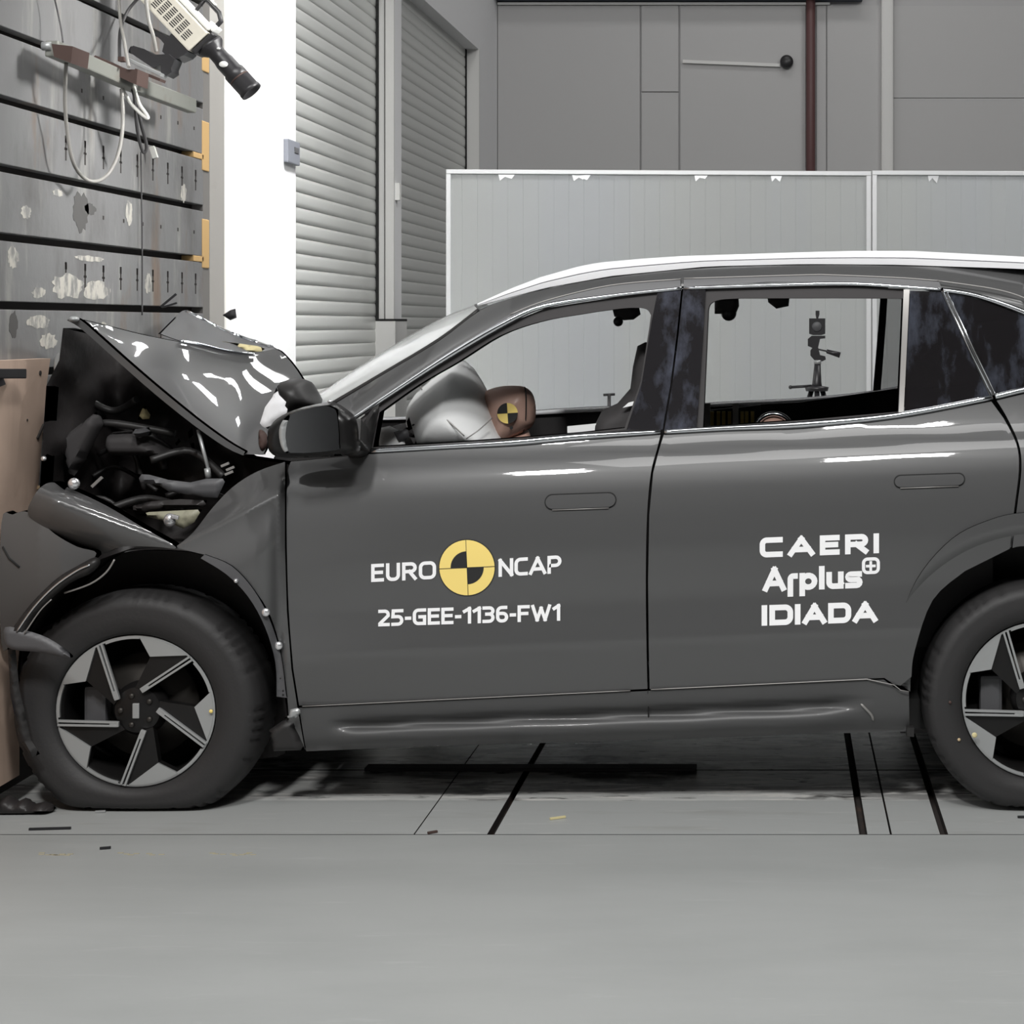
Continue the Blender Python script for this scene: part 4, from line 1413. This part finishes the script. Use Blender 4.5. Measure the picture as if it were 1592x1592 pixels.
MB().box(P(480, 0, 5.7).x, P(500, 0, 5.7).x, 5.72, 2 * YC - 5.72, 0.3, 1.05).build('firewall', 'interior', car)
MB().box(P(1640, 0, 5.7).x, P(1660, 0, 5.7).x, 5.72, 2 * YC - 5.72, 0.3, 1.12).build('rear_bulkhead', 'interior', car)
MB().box(P(1640, 0, 5.7).x, P(2150, 0, 5.7).x, 5.72, 2 * YC - 5.72, 0.7, 0.74).build('boot_floor', 'interior', car)
# dashboard
inflate('dashboard', [(560, 720), (562, 690), (585, 668), (640, 655), (668, 664), (675, 720), (670, 800), (560, 800)], 6.5, 0.66, 'interior', car, 14, 12)
for pts, m_ in (([(588, 666), (606, 662), (626, 672), (632, 700), (590, 702)], 'airbag'), ([(612, 672), (634, 664), (640, 678), (620, 690)], 'inner_grey'), ([(640, 662), (650, 640), (655, 668)], 'inner_grey'),
                ([(632, 655), (636, 648), (648, 690), (640, 694)], 'interior'), ([(592, 684), (600, 680), (622, 690), (620, 697), (592, 697)], 'trim_grey')):
    inflate('dash_fragment', pts, 5.80 + random.random() * 0.06, 0.012, m_, car, 4, 5)
# steering wheel hidden behind the airbag
sw = MB()
sw.tube([P(665, 700, 6.05) + Vector((0.10 * math.cos(a), 0.18 * math.sin(a) - 0.0, 0.13 * math.cos(a))) for a in np.linspace(0, 2 * PI, 33)], 0.014, 8)
sw.build('steering_wheel', 'interior', car)
# airbag
air = inflate('airbag', spl([(712, 560), (725, 562), (742, 583), (755, 606), (768, 640), (779, 668), (787, 690), (780, 705), (700, 712), (655, 706), (640, 680), (634, 650), (640, 622), (665, 594), (695, 569)], 3, True), 6.02, 0.24, 'airbag', car, 70, 6)
MB().tube([P(u, v, Y) for u, v, Y in spl([(652, 600, 5.93), (668, 622, 5.85), (685, 643, 5.80), (705, 662, 5.785), (722, 678, 5.785)], 4)], 0.0022, 6).build('airbag_seam', 'trim_grey', air)
MB().tube([P(u, v, Y) for u, v, Y in spl([(725, 682, 5.785), (745, 668, 5.79), (765, 650, 5.85)], 4)], 0.002, 6).build('airbag_seam', 'trim_grey', air)
# seats
st_ = inflate('seat', [(1003, 532), (991, 538), (984, 570), (980, 604), (960, 627), (936, 638), (925, 660), (915, 760), (1085, 770), (1086, 640), (1070, 560), (1035, 533)], 6.06, 0.2, 'interior', car, 22, 9)
inflate('seat', [(1013, 545), (1003, 549), (998, 570), (995, 604), (975, 627), (955, 645), (945, 740), (1075, 740), (1076, 640), (1062, 560), (1040, 545)], 6.82, 0.2, 'interior', car, 22, 12)
MB().poly([P(968, 634, 5.84), P(977, 626, 5.84), (P(985, 624, 5.84)), P(986, 630, 5.84)], (0, .01, 0)).build('seat_belt_guide', 'airbag', st_)
inflate('rear_seat', [(1240, 700), (1290, 672), (1400, 668), (1450, 700), (1450, 800), (1240, 800)], 6.43, 0.6, 'interior', car, 20, 14)
# white card and rear instrumentation
o = MB().prism([(882, 663), (944, 657), (946, 667), (905, 674), (882, 673)], 6.0, 6.02).build('white_card', 'airbag')
tag(o, 'white card lying inside the front window just above the chrome belt line', 'card')
ri = thing('instrument_rack', tuple(P(1150, 700, 6.3)), 'rack of yellow bars between grey posts seen low in the rear window', 'instrument rack')
MB().prism([(1084, 640), (1182, 630), (1182, 720), (1084, 720)], 6.34, 6.40).build('back_plate', 'interior', ri)
for u in (1087, 1104, 1114, 1122, 1131, 1151, 1158, 1167):
    MB().prism([(u, 640), (u + 5.5, 640), (u + 5.5, 700), (u, 700)], 6.30, 6.335).build('yellow_bar', 'yellow_bar', ri)
for u in (1095, 1139):
    MB().prism([(u, 628), (u + 9, 627), (u + 9, 710), (u, 710)], 6.27, 6.298).build('post', 'grey_bar', ri)
dm = thing('banded_dome', tuple(P(1203, 680, 6.15)), 'brown dome with a silver band low in the rear window', 'dome')
MB().ball(P(1203, 668, 6.2), .058, .06, .052).build('dome', 'skin', dm)
MB().tube([P(1203, 668, 6.2) + Vector((.062 * math.cos(a), -.035, .056 * math.sin(a))) for a in np.linspace(0.1, PI - .1, 16)], .009, 8).build('band', 'chrome', dm)
# hanging on-board cameras
def onboard(label, pts, ball, Y):
    t_ = thing('onboard_camera', tuple(P(pts[0][0], pts[0][1], Y)), label, 'camera')
    inflate('housing', pts, Y, .03, 'interior', t_, 6, 5)
    if ball: MB().ball(P(ball[0], ball[1], Y), ball[2], ball[2], ball[2]).build('lens', 'cam_black', t_)


onboard('small black camera hanging from the roof inside the front window', [(951, 476), (993, 474), (996, 489), (985, 497), (970, 498), (955, 492)], (961, 500, .018), 6.5)
onboard('black camera with round lens at the top left of the rear window', [(1111, 458), (1148, 458), (1149, 476), (1144, 488), (1111, 488)], (1133, 487, .028), 6.5)
onboard('small black block hanging mid rear window under the roof', [(1193, 458), (1228, 458), (1226, 476), (1207, 480), (1194, 470)], None, 6.5)

# ---- crash dummy at the wheel
du = thing('crash_test_dummy', tuple(P(830, 900, 6.06)), 'brown crash test dummy whose head with round target presses into the airbag', 'dummy')
hd = inflate('head', spl([(752, 612), (765, 604), (785, 600), (808, 600), (820, 604), (829, 614), (833, 632), (832, 652), (826, 664), (814, 672), (800, 680), (786, 686), (770, 680), (758, 655), (752, 632)], 3, True), 6.02, 0.075, 'skin', du, 36, 4)
MB().tube([P(u, v, Y) for u, v, Y in spl([(816, 602, 6.0), (818, 616, 5.962), (818, 636, 5.955), (817, 655, 5.97), (814, 671, 6.0)], 4)], .0022, 6).build('head_seam', 'dark', hd)
hd_dep = lambda u, v: 5.944 + 0.0005 * max(0, 775 - u) ** 1.2 * .05
old = rot
rot = 0.06
t1 = sector(0, 16, 0, 2 * PI, 'yellow_ink', 0.004, 32, (789, 642.5), hd_dep, hd, 'round_target')
sector(0, 16, PI / 2, PI, 'black_ink', 0.0048, 10, (789, 642.5), hd_dep, t1)
sector(0, 16, 1.5 * PI, 2 * PI, 'black_ink', 0.0048, 10, (789, 642.5), hd_dep, t1)
MB().tube([P(795, 665, 5.947), P(795, 665, 5.95)], 0.006, 10).build('bolt_hole', 'dark', hd)
MB().tube([P(800, 676, 6.03), P(812, 720, 6.05)], 0.05, 14).build('neck', 'skin', du)
inflate('torso', spl([(770, 715), (800, 705), (850, 712), (880, 760), (900, 860), (880, 900), (800, 900), (770, 820)], 3, True), 6.06, 0.16, 'inner_grey', du, 40, 14)

# ---- door mirror
mh = inflate('side_mirror', spl([(416, 676), (425, 656), (446, 642), (472, 633), (504, 626), (522, 626), (544, 640), (554, 653), (560, 690), (556, 703), (530, 709), (446, 712), (419, 702)], 3, True), 5.42, 0.06, 'gloss_black2', car, 18, 6)
patch('mirror_glass', spl([(444, 664), (452, 645), (480, 635), (502, 631), (516, 634), (524, 644), (527, 690), (521, 700), (452, 704), (446, 690)], 3, True), lambda u, v: 5.350 + 0.00004 * (u - 480), 'mirror', mh, step=9, rim=0.03)
inflate('mirror_bezel', spl([(434, 668), (440, 653), (450, 645), (446, 660), (444, 680), (448, 704), (440, 700), (435, 686)], 3, True), 5.345, 0.008, 'alloy', mh, 4, 4)
MB().obox(P(548, 668, 5.42), P(566, 690, 5.62), .05, .07).build('mirror_arm', 'black_plastic', mh)
inflate('mirror_foot', spl([(548, 690), (575, 640), (590, 632), (584, 660), (576, 700), (560, 712), (540, 708)], 3, True), 5.58, 0.03, 'black_plastic', mh, 10, 6)
MB().ball(P(513, 624, 5.40), .008, .006, .005).build('mirror_marker', 'steel_bright', mh)

# ---- crushed nose
def gf(u, v):
    """crushed fender: a sharp diagonal crease, a deep facet above it and a swelling below"""
    rv = 768 + (443 - u) * 0.488
    d = (v - rv) * 0.90
    yr = 5.462 + 0.018 * sstep((u - 380) / 60)
    base = 5.447 + 0.03 * sstep((v - 880) / 160) + 0.03 * sstep((u - 395) / 60) * sstep((v - 800) / 80)
    if d < 0:
        y = yr + 0.0021 * (math.sqrt(d * d + 25) - 5) + 0.0004 * max(0, 420 - u) * sstep(-d / 25)
    else:
        y = yr + (base - yr) * sstep(d / 70)
    y += 0.022 * math.exp(-((u - 434) / 11.0) ** 2) * sstep((v - 770) / 60)     # soft vertical dent beside the door
    g = G(u, v)
    k = sstep((u - 432) / 16) if v > 768 else sstep((u - 432) / 14) * sstep((v - 735) / 30)
    return y * (1 - k) + (g + .004) * k


fender_out = spl([(443, 718), (400, 733), (362, 757), (330, 790), (300, 828), (272, 851)], 4) + spl([(300, 858), (345, 872), (385, 906), (415, 946), (434, 1000), (444, 1060), (448, 1100)], 4) + [(452, 1166), (474, 1166), (462, 1097), (453, 1040), (446, 950), (443, 850), (443, 745)]
fn_ = patch('fender', fender_out, gf, 'paint', car, step=5)
# flange of the torn-off arch trim
fl_out = spl([(318, 862), (360, 880), (395, 918), (420, 965), (437, 1020), (444, 1075), (446, 1085)], 4) + spl([(430, 1083), (428, 1030), (412, 975), (386, 928), (352, 893), (312, 868)], 4)
patch('arch_flange', fl_out, lambda u, v: gf(u, v) - 0.008, 'inner_grey', fn_, step=8, rim=0.03)
for u, v, r in ((367, 903, .007), (413, 952, .013), (433, 1004, .013)):
    MB().ball(P(u, v, gf(u, v) - 0.014), r, .008, r).build('screw', 'steel_bright', fn_)
for u, v in ((436, 1055), (440, 1074), (440, 1080)):
    MB().ball(P(u, v, gf(u, v) - 0.009), .003, .002, .003, 0, 8).build('screw_hole', 'dark', fn_)
inflate('bent_clip', [(451, 1103), (465, 1100), (468, 1108), (460, 1116), (441, 1117), (449, 1112)], 5.49, .008, 'alloy', fn_, 3, 3)
inflate('mud_flap', [(418, 1135), (440, 1120), (458, 1118), (474, 1166), (425, 1168)], 5.54, .02, 'black_plastic', car, 8, 6)
# crumpled front of the fender
def cf(u, v):
    """buckled front of the fender: a long roll falling towards the crease point"""
    ax, ay, bx, by_ = 62, 772, 272, 851
    L = math.hypot(bx - ax, by_ - ay)
    tx, ty = (bx - ax) / L, (by_ - ay) / L
    s_ = (u - ax) * tx + (v - ay) * ty
    d = -(u - ax) * ty + (v - ay) * tx
    y = 5.395 + 0.055 * sstep(s_ / L) + (0.10 * (d / 26) ** 2 if d < 0 else 0.075 * (d / 52) ** 2)
    return y + 0.03 * sstep((30 - s_) / 50)


patch('crumpled_fender', spl([(274, 851), (220, 819), (165, 786), (110, 760), (82, 750), (64, 757), (50, 776), (44, 800), (75, 826), (120, 850), (152, 862), (190, 850), (240, 850)], 4, True), cf, 'paint', car, step=7, rim=0.05)
# pushed-in bumper corner
def bf(u, v):
    return 5.43 + 0.05 * ((v - 880) / 110.0) ** 2 + 0.0003 * abs(u - 60) * .6


patch('bumper', spl([(2, 815), (20, 800), (46, 797), (85, 830), (120, 850), (150, 860), (125, 885), (80, 915), (45, 955), (22, 992), (2, 1000)], 4, True), bf, 'paint', car, step=9, rim=0.05)
s = MB().tube([P(u, v, bf(u, v) - .002) for u, v in ((4, 850), (14, 868), (30, 882))], .003, 6)
s.build('bumper_seam', 'dark', car)
at = inflate('arch_trim', spl([(14, 990), (30, 962), (56, 930), (90, 898), (120, 880), (148, 866), (156, 876), (140, 892), (110, 906), (75, 936), (50, 965), (35, 995)], 3, True), 5.42, .02, 'black_plastic', car, 8, 5)
MB().tube([P(u, v, 5.397) for u, v in spl([(26, 982), (52, 945), (84, 912), (118, 888), (140, 878)], 4)], .003, 6).build('trim_highlight', 'chrome', at)  # bright tubes imitate highlight lines on the black trim
MB().tube([P(u, v, 5.397) for u, v in spl([(38, 985), (62, 950), (80, 932)], 4)], .0022, 6).build('trim_highlight', 'trim_grey', at)
MB().tube([P(u, v, 5.44) for u, v in spl([(100, 922), (140, 908), (165, 890), (178, 870)], 4)], .003, 6).build('trim_highlight', 'trim_grey', at)
inflate('trim_blade', spl([(8, 975), (40, 980), (75, 992), (108, 1014), (113, 1022), (95, 1021), (60, 1014), (20, 1010), (8, 1000)], 3, True), 5.41, .012, 'inner_grey', car, 8, 5)
inflate('trim_upright', [(12, 1005), (24, 1008), (30, 1070), (48, 1150), (62, 1172), (50, 1178), (30, 1150), (16, 1080)], 5.46, .012, 'black_plastic', car, 5, 6)
patch('wheel_arch_liner', spl([(30, 1010), (50, 950), (110, 895), (180, 862), (260, 856), (330, 868), (390, 915), (425, 980), (442, 1060), (444, 1150), (400, 1180), (60, 1180)], 4, True), lambda u, v: min(5.80, 2.35 * F / (CX - min(u, 500))), 'bay', car, step=20)
s = MB(); prevv = None
for u, v in spl([(45, 985), (90, 915), (160, 868), (240, 852), (320, 862), (380, 905), (418, 962), (440, 1060), (448, 1150)], 5):
    a, b = P(u, v, 5.53), P(u, v, 5.53) + Vector((0, .27, 0))
    r = [s.bm.verts.new(a), s.bm.verts.new(b)]
    if prevv:
        f = s.bm.faces.new((prevv[0], prevv[1], r[1], r[0])); f.smooth = True
    prevv = r
s.build('wheel_arch_liner', 'bay', car)

# engine bay: crushed dark mass
rs = random.Random(11)
pts = []
for u in range(60, 460, 40):
    for v in range(490, 870, 40):
        base = np.interp(u, [60, 110, 170, 460], [5.62, 5.85, 6.12, 6.12])
        pts.append((u, v, base + rs.uniform(-.05, .05)))
bay = tps(pts)
patch('engine_bay', [(98, 510), (150, 522), (280, 636), (385, 712), (450, 722), (440, 760), (300, 870), (150, 870), (60, 790), (66, 690), (72, 600), (92, 560)], bay, 'bay', car, step=12, rim=0.1)
def bit(nm, pts_, Y, D, m_, rp=5): return inflate(nm, pts_, Y, D, m_, car, rp, 6)


bit('inner_panel', [(214, 737), (232, 738), (262, 746), (296, 750), (322, 744), (352, 744), (338, 774), (318, 773), (262, 764), (248, 755), (218, 750)], 5.72, .012, 'inner_grey')
bit('headlamp_bracket', [(216, 800), (232, 796), (270, 794), (314, 792), (302, 812), (285, 822), (262, 812), (240, 806)], 5.66, .012, 'olive')
bit('headlamp_rim', [(195, 790), (230, 780), (280, 776), (322, 778), (318, 788), (270, 790), (225, 796)], 5.68, .014, 'bay')
MB().ball(P(264, 809, 5.62), .020, .015, .022).obox(P(266, 802, 5.61), P(278, 805, 5.61), .012, .012).build('bright_bolt', 'steel_bright', car)
MB().ball(P(115, 752, 5.48), .018, .016, .018).build('bright_bolt', 'steel_bright', car)
bit('bracket', [(82, 748), (96, 750), (106, 756), (100, 762)], 5.48, .006, 'olive', 3)
MB().ball(P(68, 713, 5.62), .009, .008, .008).build('bright_bolt', 'steel_bright', car)
MB().obox(P(143, 757, 5.7), P(159, 742, 5.7), .010, .010).build('small_rod', 'trim_grey', car)
MB().tube([P(308, 668, 5.76), P(316, 700, 5.75), (P(324, 730, 5.74))], .006, 8).build('hood_stay', 'alloy', car)
MB().tube([P(322, 728, 5.74), P(324, 743, 5.74)], .010, 8).build('stay_foot', 'alloy', car)
bit('foam_chunk', [(214, 653), (219, 640), (224, 630), (228, 636), (234, 645), (232, 651), (222, 652)], 5.95, .02, 'edge_yellow', 6)
for p_ in ([(292, 672), (299, 664), (301, 676), (294, 682)], [(296, 690), (302, 688), (303, 698), (298, 696)], [(272, 690), (278, 682), (281, 686), (275, 693)]):
    bit('metal_scrap', p_, 5.80, .006, 'alloy', 3)
bit('battery_cover', [(172, 690), (176, 672), (215, 668), (240, 680), (268, 700), (262, 708), (180, 708)], 5.95, .10, 'interior', 12)
bit('hose_block', [(205, 668), (232, 664), (236, 676), (214, 680)], 5.85, .05, 'inner_grey', 6)
bit('radiator_support', [(98, 680), (150, 640), (160, 660), (130, 720), (112, 745)], 5.83, .05, 'interior', 10)
for k in range(14):
    u, v = rs.uniform(100, 330), rs.uniform(600, 790)
    if v < 560 + (u - 100) * .75 - 20: continue
    a = P(u, v, 5.78 + rs.random() * .2)
    MB().tube(spl([tuple(a), tuple(a + Vector((rs.uniform(.05, .15), rs.uniform(-.05, .05), rs.uniform(-.08, .04)))), tuple(a + Vector((rs.uniform(.12, .28), 0, rs.uniform(-.12, .05))))], 6), rs.uniform(.006, .015), 8).build('hose', 'black_plastic', car)
for u, v in ((344, 725), (352, 731), (350, 738)):
    MB().obox(P(u, v, 5.72), P(u + 12, v - 5, 5.72), .01, .008).build('spring_coil', 'trim_grey', car)

# hood folded into a tent
h_ys = pchip([104, 160, 220, 300, 390, 480], [5.755, 5.85, 5.97, 6.13, 6.26, 6.32])
h_los = pchip([104, 122, 150, 190, 240, 300, 350, 378, 409, 480], [498, 505, 528, 564, 607, 656, 691, 705, 709, 714])
h_his = pchip([104, 140, 180, 220, 270, 330, 380, 432, 480], [491, 498, 508, 518, 528, 538, 545, 549, 556])


def hf(u, v):
    t = (h_los(u) - v) / max(6.0, h_los(u) - h_his(u))
    t = min(1.15, max(-0.1, t))
    dy = h_ys(u) - 5.74
    y = 5.74 + dy * (t + 0.10 * math.sin(PI * min(1, max(0, t))))
    y += 0.012 * math.sin(u / 27.0 + v / 60.0) * math.exp(-((t - .55) / .3) ** 2)
    return y


hood_out = spl([(112, 494), (140, 500), (180, 510), (220, 520), (270, 530), (330, 540), (380, 548), (410, 546), (430, 543), (446, 556), (462, 576), (478, 602)], 3) + [(474, 640), (440, 668), (420, 685), (409, 707), (378, 706)] + spl([(350, 690), (300, 655), (240, 606), (190, 563), (150, 527), (122, 503)], 3)
hd_ = patch('hood', hood_out, hf, 'paint', car, step=9, rim=0.025)
lip = spl([(104, 498), (122, 508), (150, 532), (190, 568), (240, 612), (300, 660), (350, 695), (378, 708)], 3)
lip2 = spl([(381, 702), (352, 685), (304, 650), (244, 601), (194, 558), (154, 522), (126, 498), (112, 493)], 3)
patch('hood_lip', lip + lip2, lambda u, v: 5.725, 'paint', hd_, step=6, rim=0.03)
patch('hood_liner', [(130, 514), (156, 536), (240, 604), (350, 684), (392, 702), (412, 686), (436, 620), (392, 560), (330, 552), (220, 534)], lambda u, v: hf(u, v) + .06, 'bay', hd_, step=9)
MB().ball(P(115, 496, 5.71), .016, .02, .010).build('corner_bend', 'alloy', hd_)
ff = tps([(240, 514, 6.15), (284, 484, 7.0), (300, 487, 7.05), (340, 508, 7.08), (400, 533, 7.1), (434, 546, 6.6), (280, 531, 6.14), (330, 540, 6.24), (380, 549, 6.3), (310, 515, 6.6), (360, 530, 6.6), (265, 512, 6.4), (290, 506, 6.7)])
patch('folded_hood_front', spl([(246, 519), (266, 499), (284, 483), (298, 486), (318, 498), (342, 510), (372, 524), (400, 533), (420, 538), (434, 546)], 3) + [(400, 551), (330, 540), (280, 531)], ff, 'inner_grey', hd_, step=6)
MB().tube([P(u, v, ff(u, v) - .004) for u, v in spl([(290, 485), (318, 499), (342, 511), (372, 524), (400, 533), (422, 540)], 4)], .009, 8, radii=None).build('hood_fold_edge', 'chrome', hd_)
MB().tube([P(u, v, hf(u, v) - .02) for u, v in spl([(280, 531), (310, 536), (345, 545), (375, 550), (396, 551)], 4)], .007, 8).build('hood_fold_edge', 'chrome', hd_)
bit('foam_strip', [(334, 534), (346, 531), (372, 534), (400, 538), (412, 542), (404, 549), (380, 548), (366, 542), (340, 540)], 6.5, .02, 'edge_yellow', 4)
patch('cowl', [(478, 602), (496, 618), (515, 634), (480, 660), (440, 680), (420, 690), (440, 640)], lambda u, v: 6.2 - (v - 600) * .003, 'black_plastic', car, step=12)
inflate('cowl_cover', spl([(435, 598), (446, 591), (462, 588), (479, 592), (489, 605), (496, 618), (498, 630), (474, 640), (452, 645), (440, 618)], 3, True), 5.92, .12, 'black_plastic', car, 26, 5)
inflate('hinge_bracket', spl([(403, 668), (414, 674), (418, 690), (408, 702), (402, 690)], 3, True), 5.72, .02, 'rust', car, 5, 4)
bit('torn_sheet', [(430, 602), (434, 614), (445, 625), (443, 631), (451, 641), (425, 656), (417, 667), (408, 663), (404, 658), (412, 633), (423, 618)], 5.72, .010, 'torn_white', 4)
patch('fender', [(452, 718), (300, 720), (200, 760), (140, 900), (140, 1000), (440, 1100), (460, 1000)], lambda u, v: 5.6, 'paint', car, step=50, far='mirror')

# ================================================================== behind and around the car
tp = thing('camera_tripod', (P(1268, 600, 9.0).x, 9.0, 0), 'black tripod with square plate and pan handle, seen through the rear window', 'tripod')
TY = 9.0
MB().prism([(1258, 495), (1283, 495), (1283, 519), (1277, 521), (1264, 521), (1258, 519)], TY, TY + .03).build('square_plate', 'cam_black', tp)
MB().prism([(1268, 483), (1274, 483), (1274, 489), (1272, 495), (1269, 495), (1268, 489)], TY, TY + .02).build('top_screw', 'cam_black', tp)
MB().lathe([(0, -.004), (.022, -.004), (.026, 0)], P(1270, 508, TY), (0, 1, 0), 20).build('dial', 'inner_grey', tp)
s = MB().prism([(1256, 527), (1262, 522), (1283, 522), (1283, 526), (1275, 527), (1272, 540), (1275, 552), (1283, 554), (1284, 559), (1278, 562), (1266, 560), (1260, 553), (1260, 545), (1263, 541), (1256, 538)], TY, TY + .05)
s.build('pan_head', 'cam_black', tp)
MB().tube([P(1272, 543, TY), P(1285, 546, TY)], .004, 8).tube([P(1285, 546, TY), P(1306, 552, TY)], .014, 10, radii=[.01, .015]).build('pan_handle', 'cam_black', tp)
MB().tube([P(1271, 560, TY), P(1271, 566, TY)], .018, 14).build('collar', 'alloy', tp)
MB().tube([P(1271, 566, TY), P(1270, 596, TY), P(1270, 606, TY)], .02, 12, radii=[.016, .024, .03]).build('centre_column', 'cam_black', tp)
MB().tube([P(1262, 600, TY), P(1229, 602, TY)], .007, 8).ball(P(1229, 602, TY), .01, .01, .01).build('side_handle', 'cam_black', tp)
for a in (0.5, 2.6, 4.7):
    b0 = P(1270, 600, TY)
    MB().tube([b0 + Vector((.03 * math.cos(a), .03 * math.sin(a), -.02)), Vector((b0.x + .42 * math.cos(a), TY + .42 * math.sin(a), 0.0))], .013, 8).build('leg', 'cam_black', tp)
MB().lathe([(0, 0), (.055, 0), (.06, .02), (0, .03)], P(1270, 608, TY), (0, 0, 1), 16).build('shoulder', 'cam_black', tp)
t2 = thing('small_tripod', (P(946, 610, 8.2).x, 8.2, 0), 'small dark t-handled stand seen just above the far sill in front window', 'tripod')
MB().tube([P(938, 614, 8.2), P(956, 613, 8.2)], .006, 8).build('handle', 'cam_black', t2)
MB().tube([P(947, 613, 8.2), P(947, 640, 8.2), Vector((P(947, 640, 8.2).x, 8.2, .45))], .008, 8).build('column', 'cam_black', t2)
for a in (0.3, 2.4, 4.5):
    b0 = Vector((P(947, 640, 8.2).x, 8.2, .46))
    MB().tube([b0, Vector((b0.x + .25 * math.cos(a), 8.2 + .25 * math.sin(a), 0.0))], .01, 8).build('leg', 'cam_black', t2)

# dark strip and debris on the floor
o = MB().box(P(570, 0, 6.06).x, P(1083, 0, 6.06).x, 6.025, 6.085, 0.0005, 0.012, 0, .002).build('rubber_strip', 'rubber')
tag(o, 'long black strip lying on the floor track under the car', 'strip')
o = inflate('plastic_shard', [(346, 490), (358, 482), (366, 480), (368, 494), (358, 498)], 6.9, .02, 'shard', None, 5, 3)
tag(o, 'black three-cornered fragment in front of the white wall above the hood', 'fragment')
o = MB().obox(P(250, 477, 6.85), P(274, 457, 6.85), .008, .008).build('plastic_stick', 'shard')
tag(o, 'longer of two black sticks poking up over the hood edge', 'fragment')
o = MB().obox(P(252, 478, 6.85), P(275, 471, 6.85), .008, .007).build('plastic_stick', 'shard')
tag(o, 'shorter flatter of two black sticks over the hood edge', 'fragment')
rs = random.Random(21)


def floor_pt(u, v):
    Y = H * F / (v - HZ)
    return Vector(((u - CX) * Y / F, Y, 0))


for nm, u, v, L, a, m_, lab in (('plastic_strip', 45, 1291, .12, .1, 'shard', 'thin dark strip of debris on the floor left of the front wheel'),
                               ('debris_chip', 155, 1321, .03, .3, 'shard', 'single small black chip on the grey floor before the front wheel'),
                               ('debris_chip', 148, 1264, .03, .2, 'alloy', 'small bright chip at the foot of the front tyre'),
                               ('straw_piece', 855, 1275, .05, .5, 'edge_yellow', 'pale straw-like splinter on the floor in front of the sill'),
                               ('debris_chip', 665, 1297, .03, .6, 'rust', 'rust coloured chip at the edge of the floor track'),
                               ('debris_chip', 1582, 1272, .04, .0, 'shard', 'black chip beside the rear tyre at right picture edge')):
    p_ = floor_pt(u, v)
    o = MB().obox(p_ + Vector((0, 0, .004)), p_ + Vector((L * math.cos(a), L * math.sin(a), .004)), .008, .006).build(nm, m_)
    tag(o, lab, 'debris')
o = inflate('crumpled_debris', spl([(0, 1243), (14, 1236), (28, 1246), (40, 1240), (52, 1250), (70, 1246), (88, 1256), (80, 1262), (40, 1264), (0, 1265)], 1, True), 5.52, .04, 'bay', None, 10, 5)
tag(o, 'dark crumpled plastic heap on floor left of the front tyre', 'debris')
s = MB()
for k in range(26):
    u = rs.choice([rs.uniform(55, 110), rs.uniform(185, 260), rs.uniform(300, 395)])
    p_ = floor_pt(u, 1328 + rs.uniform(-2, 2))
    s.box(p_.x - .008, p_.x + .008, p_.y - .003, p_.y + .003, 0.0002, 0.0012)
o = s.build('floor_marking', 'faded_yellow')
tag(o, 'worn yellow dashed line on the floor at lower left', 'marking')
